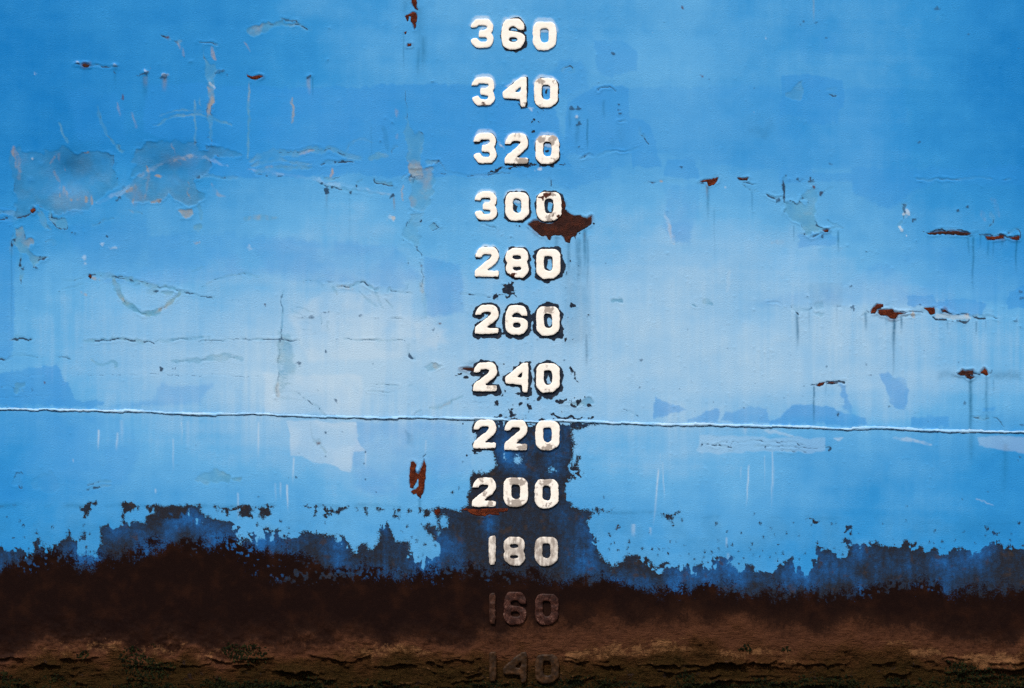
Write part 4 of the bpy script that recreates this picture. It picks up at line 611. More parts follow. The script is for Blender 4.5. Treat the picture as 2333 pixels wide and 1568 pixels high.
R('L', [(325, 815), (355, 785), (385, 810), (360, 840), (335, 832)], 'red', 'small round rust spot at the left edge of the peeled paint'); R((0, 1), [(795, 938), (815, 918), (828, 938), (815, 962)], 'red')
R((2, 1), [(1700, 90), (1730, 72), (1800, 62), (1870, 42), (1862, 80), (1830, 112), (1782, 125), (1768, 85), (1740, 82)], 'red', 'wing-shaped rust chip with a dark drip right of 300'); R((2, 1), [(2042, 48), (2090, 52), (2142, 46), (2130, 66), (2062, 68)], 'dark')
R((3, 1), [(1450, 548), (1520, 540), (1620, 532), (1700, 532), (1780, 538), (1850, 552), (1820, 568), (1740, 565), (1640, 558), (1540, 558), (1490, 563)], 'dark', 'long thin rust line at the right, left of the two shorter ones'); R((3, 1), [(1985, 576), (2060, 582), (2150, 568), (2148, 596), (2085, 602), (2050, 610), (2003, 606)], 'red'); R((3, 1), [(2205, 588), (2285, 575), (2290, 605), (2240, 608)], 'red')
R((3, 1), [(985, 1210), (1010, 1185), (1062, 1190), (1060, 1212), (1012, 1236), (985, 1272), (948, 1272), (955, 1240)], 'red'); R((3, 1), [(1015, 1240), (1150, 1235), (1160, 1262), (1262, 1272), (1200, 1286), (1175, 1322), (1120, 1316), (1090, 1292), (1040, 1292), (1018, 1270)], 'red', 'largest rust scab of the right-hand flaking row'); R((3, 1), [(1428, 1225), (1522, 1218), (1532, 1272), (1490, 1288), (1460, 1250)], 'red'); R((3, 1), [(1588, 1248), (1620, 1234), (1648, 1268), (1600, 1258)], 'red'); R((3, 1), [(522, 524), (570, 514), (562, 532), (535, 536)], 'red')
R((3, 2), [(460, 370), (490, 345), (535, 338), (520, 362), (485, 376)], 'red'); R((3, 2), [(550, 352), (600, 338), (650, 345), (600, 356)], 'dark'); R((3, 2), [(1735, 265), (1775, 225), (1800, 238), (1870, 232), (1872, 268), (1845, 275), (1880, 295), (1848, 315), (1815, 295), (1800, 270), (1760, 276)], 'dark', 'butterfly-shaped rust chip with a long drip at the right edge'); R((3, 2), [(1930, 262), (1978, 215), (2000, 235), (2012, 270), (1995, 282), (1960, 265)], 'red')
R('W', [(430, 1100), (500, 1085), (600, 1095), (720, 1085), (860, 1088), (950, 1085), (950, 1118), (850, 1122), (860, 1155), (760, 1150), (700, 1165), (590, 1155), (540, 1130), (520, 1105)], 'red', 'orange-brown rust streak under the 200 mark'); R('W', [(172, 1100), (225, 1095), (232, 1120), (190, 1165), (172, 1130)], 'red')
for A, kind, lab in RUST:
    sl = window(A.min(0), A.max(0), 16); x, y = coords(sl, 1.5, 0); sd = sdpoly(x, y, A)
    HT[sl] += -1.5 * sstep(1.0, -2.0, sd) + 2.0 * np.exp(-((sd - 3.6) / 2.4) ** 2) * sstep(.25, .6, N20[sl]); mx('crack', sl, .7 * np.exp(-((sd - .6) / 1.6) ** 2) * sstep(.3, .6, N8[sl])); mx('rust', sl, .9 * sstep(.5, -1.5, sd)); mx('rust', sl, .45 * sstep(6, 0, sd + (N8[sl] - .5) * 9) * sstep(.45, .65, N20[sl]))
# flatten the shell where the figures are welded on
for txt, i, chh, A, holes in DIG:
    sl = window(A.min(0), A.max(0), 30); q_ = sdpoly(UU[sl], VV[sl], A); lim_ = (-1.5 if txt == '140' else 1.0) + 14 * sstep(5, 26, q_); HT[sl] = np.minimum(HT[sl], lim_)

# ------------------------------------------------------------------ materials
def lin(r, g, b):
    f = lambda c: ((c / 255 + .055) / 1.055) ** 2.4 if c / 255 > .04045 else c / 255 / 12.92
    return (f(r), f(g), f(b))
class NT:
    def __init__(s, name):
        s.m = bpy.data.materials.new(name); s.m.use_nodes = True; s.n = s.m.node_tree.nodes; s.l = s.m.node_tree.links
        s.b = s.n['Principled BSDF']; s.tc = s.n.new('ShaderNodeTexCoord').outputs['Object']
    def put(s, sock, v):
        if hasattr(v, 'is_linked'): s.l.new(v, sock)
        elif isinstance(v, tuple) and len(v) == 3 and sock.type == 'RGBA': sock.default_value = v + (1,)
        else: sock.default_value = v
    def att(s, name):
        a = s.n.new('ShaderNodeAttribute'); a.attribute_name = name; return a.outputs['Fac']
    def noise(s, sc, det=4, ro=.55, stretch=None, dist=0):
        t = s.n.new('ShaderNodeTexNoise'); t.inputs['Scale'].default_value = sc; t.inputs['Detail'].default_value = det; t.inputs['Roughness'].default_value = ro; t.inputs['Distortion'].default_value = dist
        v = s.tc
        if stretch:
            mp = s.n.new('ShaderNodeMapping'); mp.inputs['Scale'].default_value = stretch[:3]
            if len(stretch) > 3: mp.inputs['Rotation'].default_value = (0, stretch[3], 0)
            s.l.new(v, mp.inputs[0]); v = mp.outputs[0]
        s.l.new(v, t.inputs['Vector']); return t.outputs['Fac']
    def mth(s, op, a, b=0.0, c=0.0, clamp=False):
        m = s.n.new('ShaderNodeMath'); m.operation = op; m.use_clamp = clamp
        for i, v in enumerate((a, b, c)): s.put(m.inputs[i], v)
        return m.outputs[0]
    def rng(s, v, a, b, c=0.0, d=1.0):
        m = s.n.new('ShaderNodeMapRange'); m.interpolation_type = 'SMOOTHSTEP'
        for i, q in enumerate((v, a, b, c, d)): s.put(m.inputs[i], q)
        return m.outputs[0]
    def mix(s, f, a, b):
        m = s.n.new('ShaderNodeMix'); m.data_type = 'RGBA'; s.put(m.inputs['Factor'], f); s.put(m.inputs['A'], a); s.put(m.inputs['B'], b); return m.outputs['Result'] if m.outputs['Result'].type == 'RGBA' else m.outputs[2]
    def ramp(s, f, stops):
        r = s.n.new('ShaderNodeValToRGB'); e = r.color_ramp.elements
        while len(e) < len(stops): e.new(.5)
        for q, (p, c) in zip(e, stops): q.position = p; q.color = c + (1,)
        s.l.new(f, r.inputs[0]); return r.outputs[0]
    def bump(s, h, dist, strength=1.0, nrm=None):
        b = s.n.new('ShaderNodeBump'); b.inputs['Distance'].default_value = dist; s.put(b.inputs['Strength'], strength); s.l.new(h, b.inputs['Height'])
        if nrm: s.l.new(nrm, b.inputs['Normal'])
        return b.outputs[0]
    def done(s, col, rough=.5, nrm=None, spec=.3):
        s.put(s.b.inputs['Base Color'], col); s.put(s.b.inputs['Roughness'], rough); s.put(s.b.inputs['Specular IOR Level'], spec)
        if nrm: s.l.new(nrm, s.b.inputs['Normal'])
        return s.m
# Blender 4.5 mix node: pick the colour sockets explicitly
def _mix(s, f, a, b):
    m = s.n.new('ShaderNodeMix'); m.data_type = 'RGBA'
    s.put(m.inputs[0], f); s.put(m.inputs[6], a); s.put(m.inputs[7], b); return m.outputs[2]
NT.mix = _mix

def hull_material():
    s = NT('weathered_blue_hull_paint')
    nf = s.noise(220, 2); nm = s.noise(60, 3); nl = s.noise(14, 4); grain = s.noise(420, 1)
    crumb = s.noise(170, 5, .8)
    vst = s.noise(24, 2, stretch=(3, 1, .3))
    ch = s.mth('ADD', s.att('chalk_and_light'), s.mth('MULTIPLY', s.mth('SUBTRACT', nl, .5), .16))
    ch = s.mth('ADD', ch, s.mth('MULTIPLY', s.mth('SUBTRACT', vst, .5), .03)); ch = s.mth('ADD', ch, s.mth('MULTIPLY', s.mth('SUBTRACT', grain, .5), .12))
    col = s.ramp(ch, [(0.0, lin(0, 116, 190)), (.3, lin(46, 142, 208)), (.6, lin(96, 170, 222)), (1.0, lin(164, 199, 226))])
    col = s.mix(s.att('fresh'), col, lin(40, 136, 212))
    prim = s.ramp(nl, [(.3, lin(58, 130, 176)), (.5, lin(86, 150, 182)), (.7, lin(126, 160, 172))])
    col = s.mix(s.mth('MULTIPLY', s.att('primer'), .9), col, prim)
    col = s.mix(s.mth('MULTIPLY', s.att('ochre'), s.rng(nm, .3, .6, .55, 1)), col, lin(182, 148, 92))
    col = s.mix(s.mth('MULTIPLY', s.att('streak'), s.rng(nm, .25, .6, .6, 1)), col, lin(0, 88, 128))
    col = s.mix(s.att('white'), col, s.mix(nl, lin(225, 228, 228), lin(196, 214, 228)))
    col = s.mix(s.mth('MULTIPLY', s.att('rust'), s.rng(nf, .25, .5, .6, 1)), col, s.mix(nm, lin(100, 40, 20), lin(60, 30, 24)))
    col = s.mix(s.mth('MULTIPLY', s.rng(s.mth('ADD', s.att('crack'), s.mth('MULTIPLY', s.mth('SUBTRACT', crumb, .5), .8)), .18, .75, 0, .92), s.rng(s.att('crack'), .04, .25)), col, s.mix(s.rng(s.att('crack'), .55, .95), lin(42, 76, 110), lin(24, 33, 50)))
    ta = s.rng(s.mth('ADD', s.att('tar'), s.mth('MULTIPLY', s.mth('SUBTRACT', crumb, .5), 1.1)), .38, .56)
    col = s.mix(ta, col, s.ramp(nm, [(.3, lin(22, 30, 46)), (.55, lin(30, 42, 58)), (.75, lin(52, 50, 56))]))
    fa = s.att('film'); cov = s.mth('ADD', s.att('fedge'), s.mth('MULTIPLY', s.mth('SUBTRACT', crumb, .5), 1.0)); cov = s.rng(cov, .44, .56)
    fv = s.mth('ADD', fa, s.mth('MULTIPLY', s.mth('SUBTRACT', nm, .5), .55)); fv = s.mth('ADD', fv, s.mth('MULTIPLY', s.mth('SUBTRACT', crumb, .5), .7))
    fc = s.ramp(fv, [(.12, lin(30, 98, 164)), (.36, lin(26, 72, 122)), (.58, lin(27, 52, 82)), (.78, lin(30, 37, 50)), (1.0, lin(34, 28, 29))])
    fc = s.mix(s.rng(s.noise(24, 3, .6), .56, .7, 0, .6), fc, lin(58, 46, 38))
    col = s.mix(cov, col, fc)
    bf = s.rng(s.mth('ADD', s.att('brown'), s.mth('MULTIPLY', s.mth('SUBTRACT', crumb, .5), 1.5)), .34, .62)
    gr = s.mth('ADD', s.att('growth'), s.mth('MULTIPLY', s.mth('SUBTRACT', nm, .5), .3)); gr = s.mth('ADD', gr, s.mth('MULTIPLY', s.mth('SUBTRACT', crumb, .5), .5))
    bc = s.ramp(gr, [(.0, lin(22, 10, 8)), (.25, lin(35, 19, 13)), (.5, lin(76, 46, 31)), (.75, lin(68, 43, 22)), (1.0, lin(50, 36, 14))])
    bc = s.mix(s.rng(nl, .45, .8, 0, .28), bc, lin(66, 36, 20))
    cr2 = s.noise(240, 4, .8, stretch=(.7, 1, 1.4))
    bc = s.mix(s.rng(cr2, .54, .72, 0, .6), bc, s.mix(s.att('growth'), lin(34, 18, 14), lin(118, 80, 48)))
    bc = s.mix(s.mth('MULTIPLY', s.rng(cr2, .46, .30, 0, .8), s.att('growth')), bc, lin(14, 10, 5))
    col = s.mix(bf, col, bc)
    tn = s.rng(s.mth('ADD', s.mth('MULTIPLY', s.att('tan'), .3), s.mth('ADD', s.mth('MULTIPLY', crumb, .55), s.mth('MULTIPLY', nm, .45))), .70, .86, 0, .75)
    col = s.mix(s.mth('MULTIPLY', tn, s.rng(s.att('tan'), .1, .4)), col, s.mix(nl, lin(138, 98, 62), lin(104, 72, 50)))
    col = s.mix(s.mth('MULTIPLY', s.rng(s.noise(26, 3, .7), .62, .68, 0, .7), s.rng(s.att('growth'), .7, 1.0)), col, lin(46, 36, 36))
    rough = s.mth('ADD', s.rng(ch, 0, 1, .5, .65), s.mth('MULTIPLY', bf, .15))
    h = s.mth('ADD', s.mth('MULTIPLY', s.noise(150, 3, .5, stretch=(1, 1, 1.6, .5)), .8), s.mth('MULTIPLY', nl, .5))
    n = s.bump(h, .0024, s.rng(nl, .35, .65, .25, .6))
    rg = s.mth('ABSOLUTE', s.mth('SUBTRACT', s.noise(46, 4, .6, stretch=(.42, 1, 1.5), dist=.6), .5)); rg = s.mth('SUBTRACT', 1.0, s.mth('MULTIPLY', rg, 5.0), clamp=True)
    rg = s.mth('ADD', s.mth('MULTIPLY', rg, .8), s.mth('MULTIPLY', cr2, 1.1))
    n = s.bump(rg, .013, s.mth('MULTIPLY', s.rng(s.att('growth'), .1, .9), .9), n)
    return s.done(col, rough, n, s.mth('SUBTRACT', .14, s.mth('MULTIPLY', bf, .1)))
M_HULL = hull_material()

def digit_material():
    s = NT('white_figure_paint'); nm = s.noise(60, 5, .6); nf = s.noise(260, 3); nl = s.noise(22, 4)
    col = s.mix(s.rng(nl, .35, .7), lin(253, 246, 237), lin(250, 241, 228))
    br = s.noise(40, 4, .6, stretch=(2.2, 1, .7, .7))
    gm = s.rng(s.mth('ADD', s.att('grime'), s.mth('ADD', s.mth('MULTIPLY', s.mth('SUBTRACT', nm, .5), .5), s.mth('MULTIPLY', s.mth('SUBTRACT', br, .5), 1.0))), .40, .78, 0, .85)
    col = s.mix(gm, col, s.mix(nf, lin(168, 156, 146), lin(128, 116, 108)))
    col = s.mix(s.rng(s.mth('ADD', s.att('rusty'), s.mth('MULTIPLY', s.mth('SUBTRACT', nm, .5), .5)), .45, .65), col, s.mix(nm, lin(92, 48, 34), lin(60, 40, 32)))
    col = s.mix(s.rng(s.mth('ADD', s.att('edge'), s.mth('MULTIPLY', s.mth('SUBTRACT', nf, .5), .6)), .5, .8), col, lin(40, 40, 46))
    col = s.mix(s.att('slime'), col, s.ramp(s.mth('ADD', s.mth('MULTIPLY', nm, .6), s.mth('MULTIPLY', nf, .4)), [(.36, lin(28, 12, 9)), (.5, lin(52, 28, 22)), (.6, lin(82, 51, 42)), (.68, lin(138, 108, 96))]))
    col = s.mix(s.att('mud'), col, s.ramp(nm, [(.34, lin(30, 18, 8)), (.52, lin(46, 29, 13)), (.7, lin(74, 48, 27))]))
    return s.done(col, .55, s.bump(s.mth('ADD', nm, s.mth('MULTIPLY', nf, .5)), .0014, .5), .15)
M_DIG = digit_material()

def rust_material(name, a, b, c):
    s = NT(name); nm = s.noise(45, 6, .65); nf = s.noise(240, 4, .6)
    col = s.ramp(s.mth('ADD', s.mth('MULTIPLY', nm, .7), s.mth('MULTIPLY', nf, .3)), [(.32, lin(*a)), (.5, lin(*b)), (.68, lin(*c))])
    return s.done(col, .85, s.bump(s.mth('ADD', nm, nf), .006, 1.0), .12)
M_RUST = {'dark': rust_material('dark_brown_rust', (42, 25, 24), (60, 35, 30), (92, 46, 30)), 'red': rust_material('red_brown_rust', (44, 22, 18), (86, 36, 20), (132, 62, 30))}

def algae_material():
    s = NT('dark_green_algae'); nm = s.noise(80, 4)
    return s.done(s.ramp(nm, [(.3, lin(8, 11, 6)), (.5, lin(17, 21, 9)), (.7, lin(36, 38, 16))]), .8, None, .04)
M_ALG = algae_material()

# ------------------------------------------------------------------ the ship's side
BASE = float(((784.0 - VV.max()) / S + ZC))
root = bpy.data.objects.new('ship_hull', None); scn.collection.objects.link(root); root.location = (0, 0, BASE)
root['label'] = 'weathered blue steel ship side with white draught figures and brown fouled waterline'; root['category'] = 'ship hull'

def mesh_obj(name, co, faces, mat, parent, attrs=None, smooth_=True):
    co = np.asarray(co, np.float32).copy(); co[:, 2] -= BASE
    me = bpy.data.meshes.new(name); n = len(co); faces = np.asarray(faces, np.int32); nf, k = faces.shape
    me.vertices.add(n); me.vertices.foreach_set('co', co.ravel())
    me.loops.add(nf * k); me.loops.foreach_set('vertex_index', faces.ravel())
    me.polygons.add(nf); me.polygons.foreach_set('loop_start', np.arange(0, nf * k, k, dtype=np.int32)); me.polygons.foreach_set('loop_total', np.full(nf, k, np.int32))
    me.polygons.foreach_set('use_smooth', np.full(nf, smooth_)); me.update(calc_edges=True)
    for a, v in (attrs or {}).items():
        me.attributes.new(a, 'FLOAT', 'POINT').data.foreach_set('value', np.ascontiguousarray(v, np.float32).ravel())
    me.materials.append(mat); o = bpy.data.objects.new(name, me); scn.collection.objects.link(o); o.parent = parent
    return o
def grid_faces(r, c):
    i = np.arange(r * c).reshape(r, c)
    return np.stack([i[:-1, :-1], i[1:, :-1], i[1:, 1:], i[:-1, 1:]], -1).reshape(-1, 4)
X3, Z3 = W(UU, VV)
def plate(rows, label):
    co = np.stack([X3[rows], -HT[rows] / 1000.0, Z3[rows]], -1).reshape(-1, 3)
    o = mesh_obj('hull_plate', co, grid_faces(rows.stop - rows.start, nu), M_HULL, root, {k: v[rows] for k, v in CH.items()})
    o['label'] = label; return o
plate(slice(0, SR + 1), 'upper blue hull plate above the weld seam')
plate(slice(SR, nv), 'lower hull plate, blue at the top, brown and fouled below')

# weld bead between the two plates
uu = np.arange(-1400, 3740, 2.2); rs = np.random.RandomState(3)
def n1(x, sc, seed):
    r = np.random.RandomState(seed).rand(int((x.max() - x.min()) / sc) + 3); q = (x - x.min()) / sc; i = q.astype(int); f = q - i; f = f * f * (3 - 2 * f); return r[i] * (1 - f) + r[i + 1] * f
off = (n1(uu, 90, 1) - .5) * 3.5 + (n1(uu, 16, 2) - .5) * 1.6
rad = 1.7 + n1(uu, 60, 4) * 2.0 + n1(uu, 9, 5) * 1.2
saw = (n1(uu, 230, 6) > .5) * 0 + (uu / 190.0 + n1(uu, 300, 7)) % 1.0
off += (saw - .5) * 2.0
hh = 2.0 + 2.6 * n1(uu, 40, 8) + 1.8 * n1(uu, 7, 9)
prof = [(-1.25, -.4), (-1.05, .12), (-.7, .62), (-.3, .95), (.1, 1.0), (.5, .86), (.85, .5), (1.05, .1), (1.2, -.4)]
vc = SEAM + SLOPE * (uu - 1166.5) + off; co = []
hs = np.interp(uu, U, HT[SR])
for k, (pv, ph) in enumerate(prof):
    v = vc + pv * rad + (n1(uu, 6, 30 + k) - .5) * 1.8; h = hs + np.where(ph > 0, hh * ph * (1 + .25 * (n1(uu, 8, 50 + k) - .5)), -4)
    xx, zz = W(uu, v); co.append(np.stack([xx, -h / 1000, zz], -1))
co = np.stack(co, 0); nr, nc = co.shape[:2]
si = np.clip(np.searchsorted(U, uu), 0, nu - 1); wa = {k: np.zeros((nr, nc), np.float32) for k in CH}
colz = sstep(1062, 1095, uu) * sstep(1370, 1330, uu) * sstep(.25, .5, n1(uu, 12, 77))
for k in range(nr):
    wa['chalk_and_light'][k] = .68 + .25 * n1(uu, 30, 90); wa['white'][k] = (.12 if k in (1, 2, 3, 4) else 0) * (.3 + n1(uu, 25, 60 + k)); wa['crack'][k] = (.7 * (n1(uu, 22, 71) > .55) if k in (0, 1) else .6 * (n1(uu, 18, 72) > .55) if k > 5 else 0); wa['film'][k] = colz * (.8 if k != 3 else .45)  # pale tone and whiter upper rows paint in the bead's highlight
bead = mesh_obj('weld_bead', co.reshape(-1, 3), grid_faces(nr, nc), M_HULL, root, wa); bead['label'] = 'long raised horizontal weld bead crossing the whole side'

# ------------------------------------------------------------------ welded draught figures
def densify(A, step):
    B = []
    for i in range(len(A)):
        a, b = A[i], A[(i + 1) % len(A)]; n = max(1, int(np.hypot(*(b - a)) / step))
        for j in range(n): B.append(a + (b - a) * j / n)
    return np.array(B)
def chaikin(A):
    B = []
    for i in range(len(A)):
        a, b = A[i], A[(i + 1) % len(A)]; B += [a * .78 + b * .22, a * .22 + b * .78]
    return np.array(B)
def cdt(loops, step, inset):
    pts = []; edges = []
    for Lp in loops:
        s0 = len(pts); pts += [tuple(p) for p in Lp]; n = len(Lp); edges += [(s0 + i, s0 + (i + 1) % n) for i in range(n)]
    nb = len(pts); lo = loops[0].min(0); hi = loops[0].max(0)
    gx, gy = np.meshgrid(np.arange(lo[0], hi[0], step), np.arange(lo[1], hi[1], step)); gx = gx + (np.arange(gx.shape[0])[:, None] % 2) * step / 2
    sd = sdpoly(gx, gy, loops[0])
    for Hh in loops[1:]: sd = np.maximum(sd, -sdpoly(gx, gy, Hh))
    k = sd < -inset
    allp = pts + list(zip(gx[k], gy[k]))
    V, E, Fc, ov, oe, of = delaunay_2d_cdt([Vector((float(a), float(b))) for a, b in allp], edges, [], 0, 1e-5)
    V = np.array([tuple(v) for v in V]); Fc = np.array([f for f in Fc if len(f) == 3])
    cen = V[Fc].mean(1); sc = sdpoly(cen[:, 0], cen[:, 1], loops[0])
    for Hh in loops[1:]: sc = np.maximum(sc, -sdpoly(cen[:, 0], cen[:, 1], Hh))
    Fc = Fc[sc < 0]
    sv = sdpoly(V[:, 0], V[:, 1], loops[0])
    for Hh in loops[1:]: sv = np.maximum(sv, -sdpoly(V[:, 0], V[:, 1], Hh))
    sv = np.minimum(sv, 0)
    sv[np.abs(sv) < 1e-3] = 0
    # boundary edges
    e = np.sort(np.concatenate([Fc[:, [0, 1]], Fc[:, [1, 2]], Fc[:, [2, 0]]]), 1); u_, c_ = np.unique(e, axis=0, return_counts=True)
    return V, Fc, -sv, u_[c_ == 1]
def hnoise(x, y, sc, seed):
    r = np.random.RandomState(seed).rand(64, 64); a = x / sc; b = y / sc; i = np.floor(a).astype(int); j = np.floor(b).astype(int); fa = a - i; fb = b - j
    fa = fa * fa * (3 - 2 * fa); fb = fb * fb * (3 - 2 * fb); g = lambda p, q: r[p % 64, q % 64]
    return (g(i, j) * (1 - fa) + g(i + 1, j) * fa) * (1 - fb) + (g(i, j + 1) * (1 - fa) + g(i + 1, j + 1) * fa) * fb
def slab(name, loops, Hm, bev, step, mat, parent, attrf, rough=.6, seed=0, rim=.82, sink=3.0):
    V, Fc, t, be = cdt(loops, step, step * .45)
    q = np.clip(t / bev, 0, 1); h = Hm * (rim + (1 - rim) * np.sqrt(1 - (1 - q) ** 2)) + (hnoise(V[:, 0], V[:, 1], 9, seed + 1) - .5) * rough * 2 + (hnoise(V[:, 0], V[:, 1], 3.5, seed + 2) - .5) * rough
    n = len(V); bi = np.unique(be); nb_ = len(bi); mp = {b: n + k for k, b in enumerate(bi)}; m2 = {b: n + nb_ + k for k, b in enumerate(bi)}
    hb = np.full(nb_, -sink); P2 = np.vstack([V, V[bi], V[bi]]); hh_ = np.concatenate([h, hb, h[bi]])
    xx, zz = W(P2[:, 0], P2[:, 1]); co = np.stack([xx, -hh_ / 1000, zz], -1)
    side = [(m2[a], m2[b], mp[b]) for a, b in be] + [(m2[a], mp[b], mp[a]) for a, b in be]
    A3 = np.array(list(Fc) + side)
    at = attrf(P2[:, 0], P2[:, 1], np.concatenate([t, np.full(nb_, -1.0), np.full(nb_, -.1)])) if attrf else None
    o = mesh_obj(name, co, A3, mat, parent, at)
    return o
import bmesh
def fix_normals(o):
    bm = bmesh.new(); bm.from_mesh(o.data); bmesh.ops.recalc_face_normals(bm, faces=bm.faces); bm.to_mesh(o.data); bm.free()

GR = {'360': .06, '340': .12, '320': .30, '300': .08, '280': .05, '260': .16, '240': .12, '220': .20, '200': .36, '180': .62, '160': .5, '140': .5}
# patches of worn paint on single figures: (mark, digit, u0, v0 relative 0..1, radius rel, grime, rusty)
SPOT = {('340', 2): [(.3, .1, .25, .75, 0), (.85, .1, .18, .7, 0), (.1, .55, .15, .4, 0), (.3, .98, .2, .6, .2)], ('340', 0): [(.5, 1.02, .2, .3, .6)], ('340', 1): [(.85, .95, .16, .6, .2)],
        ('320', 1): [(.75, .85, .3, .85, 0), (.5, .02, .2, .6, .3), (.92, .2, .2, .5, 0)], ('320', 2): [(.2, .1, .25, .8, 0), (.75, .12, .28, .8, 0), (.75, .92, .22, .8, 0), (.1, .55, .12, .4, 0)], ('320', 0): [(.65, .9, .16, .35, .1)],
        ('300', 2): [(.35, .12, .2, .4, .85), (.85, .8, .14, .5, .9), (.5, .03, .22, .9, 0), (.75, .68, .2, .65, 0), (.5, .95, .25, .8, .1)],
        ('280', 1): [(.25, .93, .2, .3, .8)], ('260', 2): [(.5, .06, .3, .85, .1)], ('260', 1): [(.5, .3, .25, .5, 0), (.1, .55, .15, .5, 0)], ('260', 0): [(.6, .6, .16, .45, .35), (.75, .08, .16, .5, .2)],
        ('240', 0): [(.78, .82, .2, .65, 0)], ('240', 2): [(.5, .85, .12, .6, 0), (.45, .08, .1, .6, 0)], ('220', 1): [(.82, .82, .28, .9, 0), (.05, .85, .15, .5, 0)], ('220', 2): [(.52, .9, .26, .85, .1), (.65, .12, .1, .5, 0)], ('220', 0): [(.2, .7, .15, .4, 0)],
        ('200', 0): [(.45, .05, .2, .8, 0), (.45, .55, .16, .7, 0), (.75, .78, .22, .8, 0)], ('200', 1): [(.5, .1, .38, 1, 0), (.5, .9, .36, 1, 0)], ('200', 2): [(.5, .08, .3, .95, .1), (.55, .85, .12, .95, 0), (.05, .4, .12, .6, 0)]}
rot = 0
for ri, (txt, oy, boxes) in enumerate(ROWS):
    em = bpy.data.objects.new('draft_mark', None); scn.collection.objects.link(em); em.parent = root
    cx = np.mean([d[3][:, 0].mean() for d in DIG if d[0] == txt]); by = max(d[3][:, 1].max() for d in DIG if d[0] == txt)
    em['label'] = {'160': 'slime-browned draught mark reading 160', '140': 'lowest draught mark reading 140, buried in brown growth', '180': 'stained grey-white draught mark reading 180'}.get(txt, 'white raised draught mark reading ' + txt)
    for k, d in enumerate(D for D in DIG if D[0] == txt):
        _, i, chh, A, holes = d; seed = ri * 31 + i * 7
        def rough_loop(Lp, s, ins=1):
            Lp = densify(chaikin(Lp), 1.7); T = np.roll(Lp, -2, 0) - np.roll(Lp, 2, 0); T /= np.hypot(T[:, 0], T[:, 1])[:, None] + 1e-9
            ar = .5 * np.sum(Lp[:, 0] * np.roll(Lp[:, 1], -1) - np.roll(Lp[:, 0], -1) * Lp[:, 1])
            Lp = Lp + np.stack([-T[:, 1], T[:, 0]], -1) * (.8 if ar > 0 else -.8) * ins; nx = hnoise(Lp[:, 0], Lp[:, 1], 7, s) - .5; ny = hnoise(Lp[:, 0] + 91, Lp[:, 1], 7, s + 1) - .5
            n2 = hnoise(Lp[:, 0], Lp[:, 1], 2.6, s + 2) - .5
            return Lp + np.stack([nx * 1.6 + n2 * .7, ny * 1.6 + n2 * .7], -1)
        lo, hi = A.min(0), A.max(0); spots = SPOT.get((txt, i), [])
        def attrf(x, y, t_, txt=txt, i=i, lo=lo, hi=hi, spots=spots, seed=seed):
            rx = (x - lo[0]) / (hi[0] - lo[0]); ry = (y - lo[1]) / (hi[1] - lo[1])
            g = np.full(x.shape, GR[txt]) + .25 * (hnoise(x, y, 14, seed + 5) - .5); r = np.zeros(x.shape)
            for sx_, sy_, rad_, gg, rr in spots:
                dd = np.hypot(rx - sx_, (ry - sy_) * 1.35) + (hnoise(x, y, 6, seed + 8) - .5) * .3 + (hnoise(x, y, 2.5, seed + 9) - .5) * .15; mm = sstep(rad_ * 1.4, rad_ * .3, dd)
                g = np.maximum(g, gg * mm); r = np.maximum(r, rr * mm)
            ed = (np.where(t_ < .2, .35, .0) + np.where(t_ < 0, .6, 0)) * {'360': .0, '340': .2, '320': .4, '300': .4, '280': .6}.get(txt, 1)
            sl_ = {'160': 1.0, '140': 1.0}.get(txt, 0.0) * np.ones(x.shape); mud = (1.0 if txt == '140' else 0) * np.ones(x.shape) * .95
            if txt == '160' and i == 0: mud = mud + .35
            if txt == '180': sl_ = .12 + .1 * sstep(.5, 1, ry)
            return {'grime': np.clip(g, 0, 1), 'rusty': r, 'edge': ed, 'slime': sl_, 'mud': mud}
        loops = [rough_loop(A, seed)] + [rough_loop(h, seed + 3 + q, -.6) for q, h in enumerate(holes)]
        o = slab('digit', loops, {'160': 9.0, '140': 12.0}.get(txt, 6.0), 1.3, 2.0, M_DIG, em, attrf, .3 if txt not in ('160', '140') else 1.2, seed)
        fix_normals(o)

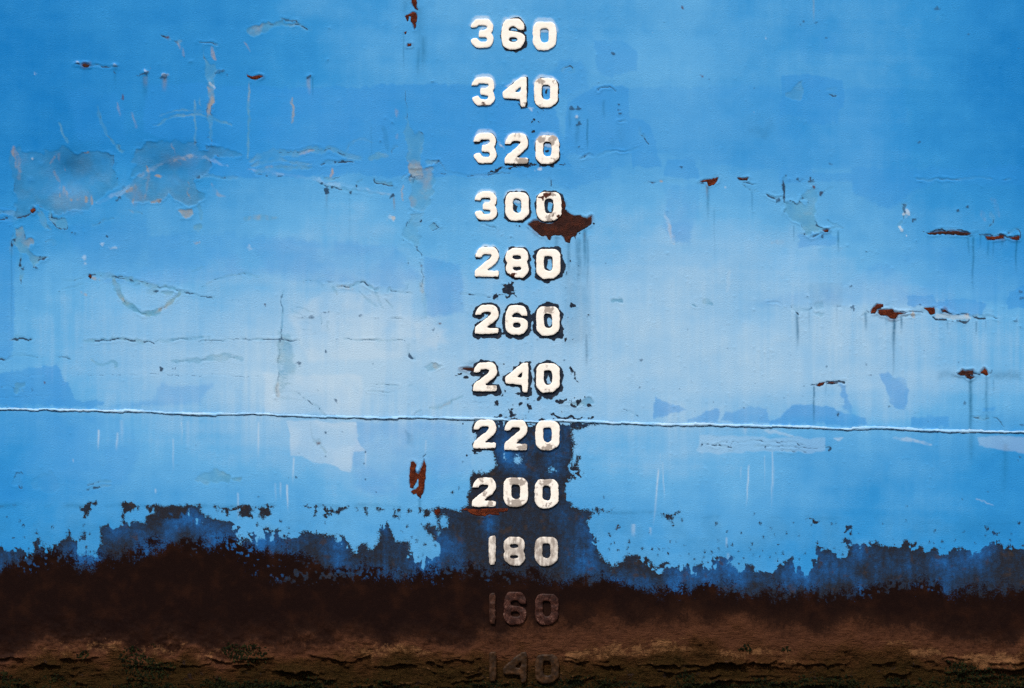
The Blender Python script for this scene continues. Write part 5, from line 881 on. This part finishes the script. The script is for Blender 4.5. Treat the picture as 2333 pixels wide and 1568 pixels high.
# ------------------------------------------------------------------ rust patches in the paint
for q, (A, kind, lab) in enumerate(RUST):
    Lp = densify(A, 1.6); s = 700 + q * 5
    nx = hnoise(Lp[:, 0], Lp[:, 1], 6, s) - .5; ny = hnoise(Lp[:, 0], Lp[:, 1], 6, s + 1) - .5; n2 = hnoise(Lp[:, 0], Lp[:, 1], 2.2, s + 2) - .5
    Lp = Lp + np.stack([nx * 2.2 + n2 * 1.6, ny * 2.2 + n2 * 1.6], -1)
    # the patch sits in the hollow of the paint: start from the local relief of the plate
    V, Fc, t_, be = cdt([Lp], 2.0, .9)
    iu_ = np.clip(np.searchsorted(U, V[:, 0]), 0, nu - 1); iv_ = np.clip(np.searchsorted(VS, V[:, 1] - SLOPE * (V[:, 0] - 1166.5)), 0, nv - 1)
    h = HT[iv_, iu_] + .8 + .9 * np.clip(t_ / 4, 0, 1) + (hnoise(V[:, 0], V[:, 1], 8, s) - .5) * 1.4 * np.clip(t_ / 3, 0, 1) + (hnoise(V[:, 0], V[:, 1], 3, s + 3) - .5) * .8 * np.clip(t_ / 2, 0, 1)
    n = len(V); bi = np.unique(be); mp = {b: n + k for k, b in enumerate(bi)}
    P2 = np.vstack([V, V[bi]]); h2 = np.concatenate([h, h[bi] - 3.5]); xx, zz = W(P2[:, 0], P2[:, 1])
    A3 = np.array(list(Fc) + [(a, b, mp[b]) for a, b in be] + [(a, mp[b], mp[a]) for a, b in be])
    o = mesh_obj('rust_patch', np.stack([xx, -h2 / 1000, zz], -1), A3, M_RUST[kind], root); fix_normals(o)
    if lab: o['label'] = lab

# ------------------------------------------------------------------ algae tufts at the bottom
rs = np.random.RandomState(77); co = []; fc = []
cl = fbm(U, VS, 60, 26, 61, 4)
def dens(u, v):
    iu_ = min(np.searchsorted(U, u), nu - 1); iv_ = min(np.searchsorted(VS, v - SLOPE * (u - 1166.5)), nv - 1); c = cl[iv_, iu_]
    b = np.interp(u, [-400, 0, 400, 900, 1500, 2050, 2140, 2333, 2700], [1548, 1546, 1556, 1562, 1556, 1552, 1530, 1524, 1520])
    d = sstep(b - 12, b + 14, v + (c - .5) * 40)
    for cu, cv, ru, rv in ((330, 1512, 55, 34), (545, 1488, 48, 20), (190, 1490, 22, 16), (2185, 1516, 30, 16), (1700, 1478, 14, 8), (1790, 1478, 12, 6), (560, 1478, 30, 12)):
        d = max(d, sstep(1.2, .6, math.hypot((u - cu) / ru, (v - cv) / rv) + (c - .5) * 1.4))
    return d * (.35 + .9 * c)
nt = 0
while nt < 30000:
    u = -300 + rs.rand() * 2950; v = 1465 + rs.rand() * 190
    if rs.rand() > dens(u, v): continue
    nt += 1
    iu_ = min(np.searchsorted(U, u), nu - 1); iv_ = min(np.searchsorted(VS, v - SLOPE * (u - 1166.5)), nv - 1); h0 = HT[iv_, iu_]
    L = 2.5 + rs.rand() * 5; w = .7 + rs.rand() * 1.5; an = rs.randn() * .9; bul = 1.5 + rs.rand() * 5
    dx, dy = math.sin(an), math.cos(an); b0 = len(co)
    for k, (s_, wk, hk) in enumerate(((-.15, .7, -.5), (.3, 1.0, .8), (.7, .8, 1.0), (1.0, .25, .35))):
        pu, pv = u + dx * L * s_, v + dy * L * s_; hgt = (h0 + bul * hk) / 1000
        for sg in (-1, 1):
            x_, z_ = W(pu + sg * dy * w * wk, pv - sg * dx * w * wk); co.append((x_, -(hgt - (abs(sg) * .0008)), z_))
    for k in range(3): a = b0 + 2 * k; fc.append((a, a + 1, a + 3, a + 2))
alg = mesh_obj('algae_growth', np.array(co), fc, M_ALG, root); alg['kind'] = 'stuff'; alg['label'] = 'dark green algae tufts along the bottom of the side'
print('verts', nu * nv)
